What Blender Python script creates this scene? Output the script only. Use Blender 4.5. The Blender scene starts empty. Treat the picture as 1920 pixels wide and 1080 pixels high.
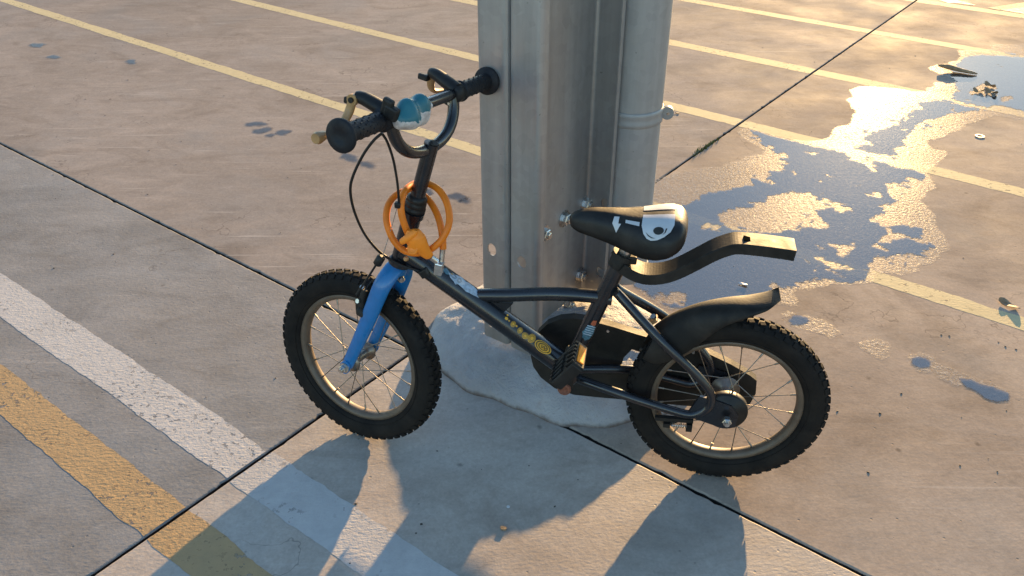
import bpy, bmesh, math, random
import numpy as np
from mathutils import Vector, Matrix, geometry
random.seed(7)
R = math.radians
sc = bpy.context.scene
COL = sc.collection

# ---------------------------------------------------------------- camera
CAM_H, FPX, PITCH = 1.3105, 1584.0, R(32.73)
cam_d = bpy.data.cameras.new('camera')
cam = bpy.data.objects.new('camera', cam_d)
COL.objects.link(cam)
cam.location = (0, 0, CAM_H)
cam.rotation_euler = (R(90) - PITCH, 0, 0)
cam_d.sensor_width = 36.0
cam_d.lens = 36.0 * FPX / 1920.0
cam_d.clip_start, cam_d.clip_end = 0.02, 3000
sc.camera = cam

# ---------------------------------------------------------------- sky, sun, exposure
SUN_AZ, SUN_EL = R(23.6), R(8.4)       # azimuth measured from +Y towards +X
world = bpy.data.worlds.new('World')
sc.world = world
world.use_nodes = True
wn = world.node_tree
bg = wn.nodes['Background']
sky = wn.nodes.new('ShaderNodeTexSky')
sky.sky_type = 'NISHITA'
sky.sun_disc = False
sky.sun_elevation = SUN_EL
sky.sun_rotation = SUN_AZ
sky.air_density = 1.0
sky.dust_density = 0.25
sky.ozone_density = 1.9
wn.links.new(sky.outputs[0], bg.inputs[0])
bg.inputs[1].default_value = 0.12
sun_d = bpy.data.lights.new('sun', 'SUN')
sun_d.energy = 5.0
sun_d.angle = R(0.55)
sun_d.color = (1.0, 0.64, 0.28)
sun = bpy.data.objects.new('sun', sun_d)
COL.objects.link(sun)
sun_dir = Vector((math.sin(SUN_AZ) * math.cos(SUN_EL), math.cos(SUN_AZ) * math.cos(SUN_EL), math.sin(SUN_EL)))
sun.rotation_euler = sun_dir.to_track_quat('Z', 'Y').to_euler()
sun.location = (3, 6, 4)
sc.view_settings.view_transform = 'Standard'
sc.view_settings.look = 'None'
sc.view_settings.exposure = 2.08
sc.view_settings.gamma = 1.0
sc.view_settings.use_curve_mapping = False
sc.render.engine = 'CYCLES'
sc.render.resolution_x, sc.render.resolution_y = 1024, 576

# ---------------------------------------------------------------- pixel helpers (1920x1080 photo)
CF = Vector((0, math.cos(PITCH), -math.sin(PITCH)))
CU = Vector((0, math.sin(PITCH), math.cos(PITCH)))
CP = Vector((0, 0, CAM_H))
def ray(px, py):
    return CF + Vector((1, 0, 0)) * ((px - 960) / FPX) - CU * ((py - 540) / FPX)
def hit(px, py, p0, n):
    d = ray(px, py)
    return CP + d * ((p0 - CP).dot(n) / d.dot(n))
def G(px, py, z=0.0):
    return hit(px, py, Vector((0, 0, z)), Vector((0, 0, 1)))
AL = R(37.5)
EX = Vector((math.cos(AL), -math.sin(AL), 0))    # along the painted bay lines
EY = Vector((math.sin(AL), math.cos(AL), 0))     # along the other joint, away
J0 = G(777, 657)                                  # joint crossing
SLAB_M = Matrix(((EX.x, EY.x, 0, J0.x), (EX.y, EY.y, 0, J0.y), (0, 0, 1, 0), (0, 0, 0, 1)))
def GL(px, py):
    p = G(px, py) - J0
    return (p.dot(EX), p.dot(EY))

# ---------------------------------------------------------------- object helpers
def tag(o, label=None, cat=None, group=None, kind=None):
    if label: o['label'] = label
    if cat: o['category'] = cat
    if group: o['group'] = group
    if kind: o['kind'] = kind
    return o
def empty(name, mat4=None, parent=None):
    o = bpy.data.objects.new(name, None)
    o.empty_display_size = 0.05
    COL.objects.link(o)
    o.parent = parent
    if mat4 is not None: o.matrix_local = mat4
    return o
def link_mesh(name, me, mat, parent=None, mat4=None):
    o = bpy.data.objects.new(name, me)
    COL.objects.link(o)
    o.parent = parent
    if mat4 is not None: o.matrix_local = mat4
    if mat is not None and not me.materials: me.materials.append(mat)
    return o

class MB:
    """collects shapes, build() links them as one mesh object"""
    def __init__(s): s.v = []; s.f = []; s.sm = []
    def add(s, vs, fs, smooth=True):
        b = len(s.v)
        s.v += [tuple(x) for x in vs]
        s.f += [tuple(i + b for i in q) for q in fs]
        s.sm += [smooth] * len(fs)
        return s
    def box(s, c, size, m=None, bev=0.0):
        bm = bmesh.new()
        bmesh.ops.create_cube(bm, size=1.0)
        bmesh.ops.scale(bm, vec=size, verts=bm.verts)
        if bev > 0:
            bmesh.ops.bevel(bm, geom=bm.edges[:], offset=bev, segments=2, affect='EDGES', profile=0.5)
        M = Matrix.Translation(c)
        if m is not None: M = M @ m.to_4x4()
        vs = [M @ v.co for v in bm.verts]
        fs = [[v.index for v in f.verts] for f in bm.faces]
        bm.free()
        return s.add(vs, fs, False)
    def tube(s, pts, rad, seg=14, caps=True, sub=0, up=None, ab=(1, 1), closed=False, smooth=True):
        pts = [Vector(p) for p in pts]
        rad = list(rad) if hasattr(rad, '__len__') else [rad] * len(pts)
        if sub: pts, rad = spline(pts, rad, sub, closed)
        n = len(pts)
        vs, fs = [], []
        prev = None
        for i, p in enumerate(pts):
            if closed: t = pts[(i + 1) % n] - pts[i - 1]
            else: t = pts[min(i + 1, n - 1)] - pts[max(i - 1, 0)]
            t.normalize()
            if up is not None: u = Vector(up)
            elif prev is None: u = Vector((0, 0, 1)) if abs(t.z) < 0.9 else Vector((1, 0, 0))
            else: u = prev
            u = (u - t * u.dot(t)).normalized()
            prev = u
            w = t.cross(u)
            for k in range(seg):
                a = 2 * math.pi * k / seg
                vs.append(p + (u * math.cos(a) * ab[0] + w * math.sin(a) * ab[1]) * rad[i])
        for i in range(n if closed else n - 1):
            for k in range(seg):
                k2 = (k + 1) % seg; i2 = (i + 1) % n
                fs.append((i * seg + k, i * seg + k2, i2 * seg + k2, i2 * seg + k))
        s.add(vs, fs, smooth)
        if caps and not closed:
            s.add(vs[:seg], [tuple(range(seg - 1, -1, -1))], False)
            s.add(vs[-seg:], [tuple(range(seg))], False)
        return s
    def lathe(s, prof, seg=24, m=None, closed=True, smooth=True):
        """prof: (radius, height) pairs turned round local Z"""
        m = m or Matrix.Identity(4)
        vs = [m @ Vector((r * math.cos(2 * math.pi * k / seg), r * math.sin(2 * math.pi * k / seg), h)) for r, h in prof for k in range(seg)]
        fs = []
        for i in range(len(prof) - 1):
            for k in range(seg):
                k2 = (k + 1) % seg
                fs.append((i * seg + k, i * seg + k2, (i + 1) * seg + k2, (i + 1) * seg + k))
        s.add(vs, fs, smooth)
        if closed:
            if prof[0][0] > 1e-5: s.add(vs[:seg], [tuple(range(seg - 1, -1, -1))], False)
            if prof[-1][0] > 1e-5: s.add(vs[-seg:], [tuple(range(seg))], False)
        return s
    def plate(s, outline, holes, fmap, t0, t1):
        """flat outline with holes; fmap(a, b, t) -> 3D"""
        loops = [[Vector((a, b, 0)) for a, b in l] for l in [outline] + list(holes)]
        tri = geometry.tessellate_polygon(loops)
        flat = [p for l in loops for p in l]
        for t, flip in ((t0, False), (t1, True)):
            s.add([fmap(p.x, p.y, t) for p in flat], [q[::-1] if flip else q for q in tri], False)
        for l in loops:
            n = len(l)
            vs = [fmap(p.x, p.y, t0) for p in l] + [fmap(p.x, p.y, t1) for p in l]
            s.add(vs, [(i, (i + 1) % n, n + (i + 1) % n, n + i) for i in range(n)], False)
        return s
    def loft(s, rings, closed=True, caps=True, smooth=True):
        n = len(rings[0])
        vs = [p for r in rings for p in r]
        fs = []
        for i in range(len(rings) - 1):
            for k in range(n if closed else n - 1):
                k2 = (k + 1) % n
                fs.append((i * n + k, i * n + k2, (i + 1) * n + k2, (i + 1) * n + k))
        s.add(vs, fs, smooth)
        if caps:
            s.add(rings[0], [tuple(range(n - 1, -1, -1))], False)
            s.add(rings[-1], [tuple(range(n))], False)
        return s
    def mesh(s, name):
        me = bpy.data.meshes.new(name)
        me.from_pydata(s.v, [], s.f)
        me.polygons.foreach_set('use_smooth', s.sm)
        bm = bmesh.new(); bm.from_mesh(me)
        bmesh.ops.recalc_face_normals(bm, faces=bm.faces)
        bm.to_mesh(me); bm.free()
        me.update()
        return me
    def build(s, name, mat, parent=None, mat4=None):
        return link_mesh(name, s.mesh(name), mat, parent, mat4)

def spline(pts, rad, sub, closed=False):
    n = len(pts); op, orr = [], []
    for i in range(n if closed else n - 1):
        if closed: a, b, c, d = (pts[(i + k) % n] for k in (-1, 0, 1, 2))
        else: a, b, c, d = pts[max(i - 1, 0)], pts[i], pts[i + 1], pts[min(i + 2, n - 1)]
        r0, r1 = rad[i], rad[(i + 1) % n]
        for k in range(sub):
            t = k / sub
            op.append(0.5 * ((2 * b) + (c - a) * t + (2 * a - 5 * b + 4 * c - d) * t * t + (3 * b - a - 3 * c + d) * t ** 3))
            orr.append(r0 + (r1 - r0) * t)
    if not closed: op.append(pts[-1]); orr.append(rad[-1])
    return op, orr
def axis_m(p, d, x=None):
    """matrix at p with local Z along d"""
    z = Vector(d).normalized()
    x = Vector(x) if x is not None else (Vector((1, 0, 0)) if abs(z.x) < 0.9 else Vector((0, 1, 0)))
    x = (x - z * x.dot(z)).normalized(); y = z.cross(x)
    return Matrix(((x.x, y.x, z.x, p[0]), (x.y, y.y, z.y, p[1]), (x.z, y.z, z.z, p[2]), (0, 0, 0, 1)))
def oval(cx, cy, a, b, n=16, rot=0.0):
    return [(cx + a * math.cos(t) * math.cos(rot) - b * math.sin(t) * math.sin(rot),
             cy + a * math.cos(t) * math.sin(rot) + b * math.sin(t) * math.cos(rot)) for t in (2 * math.pi * k / n for k in range(n))]

# ---------------------------------------------------------------- materials
class NT:
    def __init__(s, name):
        s.m = bpy.data.materials.new(name); s.m.use_nodes = True
        s.t = s.m.node_tree; s.t.nodes.clear()
        s.out = s.n('ShaderNodeOutputMaterial')
    def n(s, typ, ins=None, **kw):
        nd = s.t.nodes.new(typ)
        for k, v in kw.items(): setattr(nd, k, v)
        for k, v in (ins or {}).items(): s.set(nd, k, v)
        return nd
    def set(s, nd, k, v):
        i = nd.inputs[k]
        if isinstance(v, bpy.types.NodeSocket): s.t.links.new(v, i)
        else:
            if hasattr(i.default_value, '__len__') and hasattr(v, '__len__') and len(v) == 3 and len(i.default_value) == 4: v = (*v, 1)
            i.default_value = v
    def pos(s): return s.n('ShaderNodeNewGeometry').outputs['Position']
    def obj(s): return s.n('ShaderNodeTexCoord').outputs['Object']
    def mapping(s, v, scale=(1, 1, 1), rot=(0, 0, 0), loc=(0, 0, 0)):
        return s.n('ShaderNodeMapping', {'Vector': v, 'Scale': scale, 'Rotation': rot, 'Location': loc}).outputs[0]
    def noise(s, v, scale, detail=3, rough=0.55, dist=0.0):
        return s.n('ShaderNodeTexNoise', {'Vector': v, 'Scale': scale, 'Detail': detail, 'Roughness': rough, 'Distortion': dist}).outputs['Fac']
    def ramp(s, f, a, b, ca=(0, 0, 0), cb=(1, 1, 1)):
        r = s.n('ShaderNodeValToRGB', {'Fac': f})
        e = r.color_ramp.elements
        e[0].position, e[1].position = a, b
        e[0].color, e[1].color = (*ca, 1), (*cb, 1)
        return r.outputs[0]
    def mix(s, f, a, b, mode='MIX'):
        m = s.n('ShaderNodeMix', data_type='RGBA', blend_type=mode)
        for idx, v in ((0, f), (6, a), (7, b)):
            i = m.inputs[idx]
            if isinstance(v, bpy.types.NodeSocket): s.t.links.new(v, i)
            else: i.default_value = (*v, 1) if hasattr(v, '__len__') and len(v) == 3 else v
        return m.outputs[2]
    def math(s, op, a, b=0.0, clamp=False):
        m = s.n('ShaderNodeMath', {0: a, 1: b}, operation=op); m.use_clamp = clamp
        return m.outputs[0]
    def bump(s, h, dist, strength=1.0, nrm=None):
        b = s.n('ShaderNodeBump', {'Height': h, 'Distance': dist, 'Strength': strength})
        if nrm is not None: s.set(b, 'Normal', nrm)
        return b.outputs[0]
    def bsdf(s, **kw):
        p = s.n('ShaderNodeBsdfPrincipled', {k.replace('_', ' '): v for k, v in kw.items()})
        return p.outputs[0]
    def done(s, sh):
        s.t.links.new(sh, s.out.inputs[0]); return s.m

def concrete(name, ca, cb, seed, grain=1.0, scratch=0.5, rough=0.62, spec=0.03):
    t = NT(name); p = t.pos()
    p = t.mapping(p, loc=(seed * 3.7, seed * 1.9, 0))
    mean = tuple((a + b) / 2 for a, b in zip(ca, cb))
    # broad trowel mottling, cloudy stains, cooler and warmer patches
    big = t.noise(p, 0.9, 5, 0.62, 0.8)
    c = t.mix(t.ramp(big, 0.34, 0.66), ca, cb)
    cl = t.noise(t.mapping(p, (1, 1.5, 1), (0, 0, R(20)), (7, 3, 0)), 2.7, 7, 0.68, 1.4)
    c = t.mix(t.math('MULTIPLY', t.ramp(cl, 0.50, 0.70), 0.70), c, (mean[0] * 0.66, mean[1] * 0.63, mean[2] * 0.60))
    c = t.mix(t.math('MULTIPLY', t.ramp(cl, 0.28, 0.45, (1, 1, 1), (0, 0, 0)), 0.45), c, tuple(min(1, x * 1.35) for x in mean))
    cool = t.noise(t.mapping(p, (1, 1, 1), (0, 0, 0), (1, 9, 0)), 1.7, 4, 0.6, 0.5)
    c = t.mix(t.math('MULTIPLY', t.ramp(cool, 0.5, 0.72), 0.55), c, (mean[0] * 0.86, mean[1] * 0.97, mean[2] * 1.08))
    mid = t.noise(t.mapping(p, (1.3, 3.0, 1), (0, 0, R(10))), 5.0, 6, 0.7, 0.8)
    c = t.mix(0.6, c, t.ramp(mid, 0.25, 0.78, (0.80, 0.79, 0.78), (1.18, 1.18, 1.18)), 'MULTIPLY')
    fine = t.noise(p, 60, 4, 0.75)
    c = t.mix(0.4, c, t.ramp(fine, 0.25, 0.78, (0.72, 0.72, 0.72), (1.22, 1.22, 1.22)), 'MULTIPLY')
    agg = t.n('ShaderNodeTexVoronoi', {'Vector': p, 'Scale': 210.0})
    ag = t.n('ShaderNodeRGBToBW', {0: agg.outputs['Color']}).outputs[0]
    c = t.mix(0.18, c, t.ramp(ag, 0.1, 0.9, (0.62, 0.62, 0.62), (1.32, 1.32, 1.32)), 'MULTIPLY')
    # pale scratches and scuffs in many directions
    for k, (ang, th) in enumerate(((12, .665), (-34, .665), (61, .67))):
        s1 = t.noise(t.mapping(p, (2.4, 58, 1), (0, 0, R(ang)), (k * 5, k, 0)), 1.0, 2, 0.5, 0.35)
        m1 = t.noise(p, 1.1 + 0.2 * k, 3)
        f = t.math('MULTIPLY', t.ramp(s1, th, th + 0.06), t.ramp(m1, 0.46, 0.62))
        c = t.mix(t.math('MULTIPLY', f, 0.50 * scratch), c, (0.50, 0.45, 0.40))
    # faint curved tyre scuffs
    wv = t.n('ShaderNodeTexWave', {'Vector': t.mapping(p, (1, 1, 1), (0, 0, R(-18))), 'Scale': 0.33, 'Distortion': 3.0, 'Detail': 2.0, 'Detail Scale': 0.5}, wave_type='RINGS')
    tm = t.math('MULTIPLY', t.ramp(wv.outputs['Fac'], 0.90, 0.99), t.ramp(t.noise(p, 1.6, 4, 0.7), 0.48, 0.70))
    c = t.mix(t.math('MULTIPLY', tm, 0.5), c, tuple(x * 0.55 for x in mean))
    # grime specks, pits, hairline cracks
    v = t.n('ShaderNodeTexVoronoi', {'Vector': p, 'Scale': 8.0, 'Randomness': 1.0})
    sp = t.math('MULTIPLY', t.ramp(t.math('ADD', v.outputs['Distance'], t.math('MULTIPLY', fine, 0.06)), 0.05, 0.10, (1, 1, 1), (0, 0, 0)), t.ramp(v.outputs['Color'], 0.62, 0.66))
    c = t.mix(t.math('MULTIPLY', sp, 0.6), c, (0.06, 0.05, 0.042))
    v2 = t.n('ShaderNodeTexVoronoi', {'Vector': p, 'Scale': 41.0})
    pit = t.math('MULTIPLY', t.ramp(v2.outputs['Distance'], 0.07, 0.13, (1, 1, 1), (0, 0, 0)), t.ramp(v2.outputs['Color'], 0.70, 0.74))
    c = t.mix(t.math('MULTIPLY', pit, 0.45), c, tuple(x * 0.35 for x in mean))
    cw = t.mapping(p, (1, 1, 1), (0, 0, 0), (2, 5, 0))
    dis = t.n('ShaderNodeTexNoise', {'Vector': cw, 'Scale': 5.0, 'Detail': 4.0})
    cv = t.n('ShaderNodeVectorMath', {0: cw, 1: dis.outputs['Color']}, operation='ADD').outputs[0]
    v3 = t.n('ShaderNodeTexVoronoi', {'Vector': cv, 'Scale': 0.75}, feature='DISTANCE_TO_EDGE')
    cr = t.math('MULTIPLY', t.ramp(v3.outputs['Distance'], 0.0012, 0.0030, (1, 1, 1), (0, 0, 0)), t.ramp(t.noise(p, 1.3, 3), 0.50, 0.56))
    c = t.mix(t.math('MULTIPLY', cr, 0.55), c, (0.07, 0.058, 0.05))
    g1 = t.noise(p, 120, 3, 0.6)
    g2 = t.noise(t.mapping(p, (60, 190, 1), (0, 0, R(-28))), 1.0, 3, 0.6)
    g3 = t.noise(p, 14, 4, 0.55)
    h = t.math('ADD', t.math('MULTIPLY', g1, 0.55 * grain), t.math('MULTIPLY', g2, 0.5 * grain))
    h = t.math('ADD', h, t.math('MULTIPLY', g3, 0.9))
    h = t.math('SUBTRACT', h, t.math('MULTIPLY', pit, 0.5))
    nb = t.bump(h, 0.0016, 0.55)
    ro = t.ramp(t.noise(p, 3.2, 4, 0.6), 0.3, 0.7, (rough - .1,) * 3, (rough + .12,) * 3)
    return t.done(t.bsdf(Base_Color=c, Roughness=ro, Normal=nb, Specular_IOR_Level=spec))

M = {}
M['slab_a'] = concrete('concrete_beige_far', (0.220, 0.190, 0.166), (0.286, 0.248, 0.218), 1.0, 0.40, 1.0, 0.84, 0.03)
M['slab_b'] = concrete('concrete_brown_right', (0.258, 0.210, 0.168), (0.328, 0.270, 0.218), 4.0, 0.5, 0.4, 0.84)
M['slab_c'] = concrete('concrete_grey_near', (0.178, 0.170, 0.162), (0.230, 0.219, 0.208), 7.0, 1.1, 0.3, 0.66, 0.14)
M['slab_d'] = concrete('concrete_pale_near', (0.32, 0.275, 0.235), (0.38, 0.33, 0.28), 11.0, 1.0, 0.2, 0.60, 0.17)

def m_paint(name, col, col2, chip, grain=1.0):
    t = NT(name); p = t.pos()
    n1 = t.noise(p, 30, 4, 0.7)
    c = t.mix(t.ramp(n1, 0.3, 0.75), col, col2)
    c = t.mix(t.math('MULTIPLY', t.ramp(t.noise(p, 5, 4, 0.65), 0.5, 0.75), 0.45), c, tuple(x * 0.72 for x in col))
    h = t.math('ADD', t.noise(p, 120, 3, 0.65), t.math('MULTIPLY', t.noise(t.mapping(p, (60, 190, 1), (0, 0, R(-28))), 1.0, 3), 0.8))
    nb = t.bump(h, 0.0018 * grain, 0.6)
    b = t.bsdf(Base_Color=c, Roughness=0.8, Specular_IOR_Level=0.08, Normal=nb)
    ch = t.math('MULTIPLY', t.ramp(t.noise(p, 62, 4, 0.62), chip, chip + 0.03), t.ramp(t.noise(p, 4.2, 3), 0.42, 0.6))
    tr = t.n('ShaderNodeBsdfTransparent').outputs[0]
    mx = t.n('ShaderNodeMixShader', {0: ch, 1: b, 2: tr}).outputs[0]
    return t.done(mx)
M['paint_yellow'] = m_paint('worn_yellow_paint', (0.50, 0.42, 0.245), (0.42, 0.35, 0.21), 0.60, 0.6)
M['paint_amber'] = m_paint('worn_amber_paint', (0.36, 0.245, 0.128), (0.29, 0.205, 0.115), 0.58)
M['paint_white'] = m_paint('worn_white_paint', (0.42, 0.40, 0.38), (0.35, 0.335, 0.32), 0.585)

def simple(name, col, rough=0.5, metal=0.0, spec=0.5, var=0.25, vscale=40, bump=0.0, bscale=200, dust=0.0, dustcol=(0.30, 0.23, 0.17), coat=0.0):
    t = NT(name); p = t.obj()
    n = t.noise(p, vscale, 4, 0.6)
    c = t.mix(t.ramp(n, 0.3, 0.7), tuple(x * (1 - var) for x in col), tuple(min(1, x * (1 + var)) for x in col))
    if dust > 0:
        d = t.math('MULTIPLY', t.ramp(t.noise(p, vscale * 0.6, 5, 0.7, 0.5), 0.4, 0.75), dust)
        c = t.mix(d, c, dustcol)
    ro = t.ramp(t.noise(p, vscale * 0.8, 4), 0.3, 0.7, (max(0.02, rough - 0.08),) * 3, (min(1, rough + 0.1),) * 3)
    kw = dict(Base_Color=c, Roughness=ro, Metallic=metal, Specular_IOR_Level=spec)
    if coat: kw['Coat_Weight'] = coat; kw['Coat_Roughness'] = 0.12
    if bump: kw['Normal'] = t.bump(t.noise(p, bscale, 3), bump, 0.6)
    return t.done(t.bsdf(**kw))
M['black_paint'] = simple('black_gloss_paint', (0.007, 0.008, 0.011), 0.26, coat=0.2, dust=0.03, vscale=30)
M['black_plastic'] = simple('black_plastic', (0.010, 0.010, 0.010), 0.45, spec=0.25, dust=0.05, vscale=35, bump=0.0004)
M['black_dusty'] = simple('dusty_black_plastic', (0.012, 0.011, 0.010), 0.6, spec=0.2, dust=0.07, vscale=28, bump=0.0004)
M['rubber'] = simple('dusty_rubber', (0.008, 0.007, 0.0065), 0.8, dust=0.3, dustcol=(0.045, 0.034, 0.024), vscale=26, bump=0.0008, bscale=120, spec=0.18)
M['rim'] = simple('dusty_steel_rim', (0.10, 0.072, 0.05), 0.5, metal=0.2, dust=0.4, dustcol=(0.12, 0.085, 0.055), vscale=40)
M['spoke'] = simple('dull_spoke_steel', (0.22, 0.19, 0.16), 0.38, metal=0.85, vscale=60)
M['chrome'] = simple('zinc_plated_steel', (0.55, 0.53, 0.50), 0.28, metal=0.95, vscale=90, dust=0.2)
M['blue_paint'] = simple('blue_fork_paint', (0.004, 0.125, 0.33), 0.34, coat=0.1, dust=0.04, var=0.12)
M['grip'] = simple('black_grip_rubber', (0.010, 0.011, 0.014), 0.55, spec=0.22, dust=0.05, bump=0.0008, bscale=260)
M['copper'] = simple('orange_lever_plastic', (0.34, 0.18, 0.065), 0.42, dust=0.15, dustcol=(0.3, 0.2, 0.12))
M['orange'] = simple('orange_lock_plastic', (0.80, 0.22, 0.012), 0.42, spec=0.35, var=0.1, dust=0.05, dustcol=(0.4, 0.22, 0.08))
M['orange_cable'] = simple('orange_cable_sleeve', (0.68, 0.165, 0.008), 0.4, var=0.12, spec=0.3)
M['reflector'] = simple('orange_reflector', (0.90, 0.27, 0.015), 0.5, spec=0.25, var=0.15)
M['rust'] = simple('rusty_bolt', (0.16, 0.055, 0.03), 0.75, var=0.4, vscale=150, bump=0.001)
M['coin'] = simple('yellow_print', (0.70, 0.36, 0.025), 0.35, var=0.15)
M['ink'] = simple('black_print', (0.02, 0.018, 0.012), 0.4)
M['slot_black'] = simple('painted_slot_shade', (0.006, 0.006, 0.005), 0.95, spec=0.0)  # near-black colour standing for the shade inside the carrier opening
M['pale_print'] = simple('pale_blue_print', (0.30, 0.36, 0.42), 0.35, var=0.35, vscale=160)
M['teal_print'] = simple('teal_print', (0.05, 0.13, 0.17), 0.35, var=0.4, vscale=200)
M['red_print'] = simple('rust_red_print', (0.30, 0.07, 0.03), 0.35)
M['white_print'] = simple('white_saddle_print', (0.46, 0.47, 0.48), 0.40, var=0.1, dust=0.25, dustcol=(0.4, 0.36, 0.32))
M['leaf'] = simple('dry_leaf', (0.23, 0.15, 0.08), 0.7, var=0.4, vscale=60, bump=0.001)
M['twig'] = simple('dry_bark', (0.16, 0.08, 0.04), 0.8, var=0.5, vscale=80, bump=0.002)
M['moss'] = simple('joint_moss', (0.09, 0.10, 0.025), 0.9, var=0.4, vscale=90)
M['crumb'] = simple('dark_crumbs', (0.045, 0.035, 0.028), 0.8, var=0.5, vscale=30)
M['soil'] = simple('dark_joint_soil', (0.016, 0.012, 0.009), 0.95, var=0.5, vscale=25, bump=0.004, bscale=90)
M['patch_dark'] = simple('near_black_patch', (0.022, 0.024, 0.02), 0.7, var=0.4)

def m_galv(name, col, rough, metal):
    t = NT(name); p = t.obj()
    v = t.n('ShaderNodeTexVoronoi', {'Vector': p, 'Scale': 55.0}).outputs['Color']
    sp = t.n('ShaderNodeRGBToBW', {0: v}).outputs[0]
    streak = t.noise(t.mapping(p, (26, 26, 1.3)), 1.0, 5, 0.6)
    blot = t.noise(p, 7, 5, 0.65, 0.4)
    c = t.mix(t.ramp(streak, 0.3, 0.72), tuple(x * 0.82 for x in col), tuple(x * 1.1 for x in col))
    c = t.mix(0.35, c, t.ramp(sp, 0, 1, (0.75, 0.75, 0.76), (1.15, 1.15, 1.15)), 'MULTIPLY')
    zc = t.n('ShaderNodeSeparateXYZ', {0: p}).outputs[2]
    spl = t.math('MULTIPLY', t.ramp(t.math('ADD', zc, t.math('MULTIPLY', t.noise(p, 20, 5, 0.7), 0.25)), 0.16, 0.34, (1, 1, 1), (0, 0, 0)), 0.5)
    c = t.mix(spl, c, (0.20, 0.165, 0.13))
    c = t.mix(t.math('MULTIPLY', t.ramp(blot, 0.52, 0.74), 0.35), c, (0.30, 0.27, 0.23))
    teal = t.math('MULTIPLY', t.ramp(t.noise(t.mapping(p, (9, 9, 4), loc=(3, 1, 7)), 1.0, 4), 0.66, 0.75), 0.35)
    c = t.mix(teal, c, (0.28, 0.42, 0.45))
    sp2 = t.ramp(t.noise(p, 75, 2), 0.74, 0.78)
    c = t.mix(t.math('MULTIPLY', sp2, 0.5), c, (0.10, 0.09, 0.08))
    ro = t.ramp(t.noise(t.mapping(p, (18, 18, 2)), 1.0, 4), 0.3, 0.7, (rough - .07,) * 3, (rough + .1,) * 3)
    nb = t.bump(t.noise(p, 60, 3), 0.0006, 0.35)
    return t.done(t.bsdf(Base_Color=c, Roughness=ro, Metallic=metal, Normal=nb))
M['galv'] = m_galv('galvanised_steel', (0.35, 0.34, 0.33), 0.42, 0.62)
M['pipe'] = m_galv('grey_downpipe', (0.30, 0.288, 0.275), 0.5, 0.25)

def m_plaster():
    t = NT('rough_white_plaster'); p = t.pos()
    n = t.noise(p, 9, 5, 0.65)
    c = t.mix(t.ramp(n, 0.3, 0.7), (0.25, 0.242, 0.24), (0.37, 0.36, 0.355))
    st = t.noise(p, 22, 5, 0.7, 0.4)
    c = t.mix(t.math('MULTIPLY', t.ramp(st, 0.56, 0.72), 0.5), c, (0.27, 0.21, 0.18))
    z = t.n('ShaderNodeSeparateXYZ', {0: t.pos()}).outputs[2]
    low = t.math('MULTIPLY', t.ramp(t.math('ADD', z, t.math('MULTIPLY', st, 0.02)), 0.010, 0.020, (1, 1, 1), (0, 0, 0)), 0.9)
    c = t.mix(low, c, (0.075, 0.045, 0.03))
    h = t.math('ADD', t.noise(p, 42, 5, 0.62, 0.6), t.math('MULTIPLY', t.noise(p, 150, 4, 0.7), 0.55))
    return t.done(t.bsdf(Base_Color=c, Roughness=0.72, Specular_IOR_Level=0.3, Normal=t.bump(h, 0.008, 0.75)))
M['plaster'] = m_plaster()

def m_wet(name, rough, tint, bump_d, bscale, gain, base, soft, froth):
    """thin layer of water over whatever lies below; attribute 'depth' = distance in from the margin"""
    t = NT(name); p = t.pos()
    nb = t.bump(t.noise(p, bscale, 4, 0.65), bump_d, 0.7)
    fr = t.n('ShaderNodeFresnel', {'IOR': 1.33})
    gl = t.n('ShaderNodeBsdfGlossy', {'Color': (1, 1, 1, 1), 'Roughness': rough, 'Normal': nb})
    dp = t.n('ShaderNodeAttribute', attribute_name='depth').outputs['Fac']
    ed = t.math('ADD', dp, t.math('MULTIPLY', t.math('SUBTRACT', t.noise(p, 70, 4, 0.7), 0.5), soft * 1.6))
    a = t.ramp(t.math('ADD', t.math('DIVIDE', ed, soft * 2), 0.5), 0.25, 0.75)
    if froth:
        a = t.math('MULTIPLY', a, t.ramp(t.noise(p, 85, 5, 0.78), 0.38, 0.60, (0.12, 0.12, 0.12)))
    f = t.math('ADD', t.math('MULTIPLY', fr.outputs[0], gain), base)
    f = t.math('MULTIPLY', f, a, True)
    tr = t.n('ShaderNodeBsdfTransparent', {'Color': t.mix(a, (1, 1, 1), tint)})
    sh = t.n('ShaderNodeMixShader', {0: f, 1: tr.outputs[0], 2: gl.outputs[0]}).outputs[0]
    if froth:      # pale grainy diffuse layer mixed over the film
        grn = t.ramp(t.noise(p, 75, 5, 0.75), 0.40, 0.62, (0.15, 0.15, 0.15))
        df = t.n('ShaderNodeBsdfDiffuse', {'Color': (0.52, 0.47, 0.40, 1), 'Normal': nb}).outputs[0]
        sh = t.n('ShaderNodeMixShader', {0: t.math('MULTIPLY', t.math('MULTIPLY', a, grn), 0.62), 1: sh, 2: df}).outputs[0]
    return t.done(sh)
M['water'] = m_wet('puddle_water', 0.045, (0.46, 0.47, 0.49), 0.0003, 22, 0.28, 0.115, 0.006, False)
M['film'] = m_wet('wet_film', 0.30, (0.86, 0.83, 0.80), 0.0017, 125, 0.17, 0.02, 0.009, True)
M['damp'] = m_wet('damp_spot', 0.16, (0.60, 0.60, 0.61), 0.0008, 60, 0.42, 0.02, 0.016, False)

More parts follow.
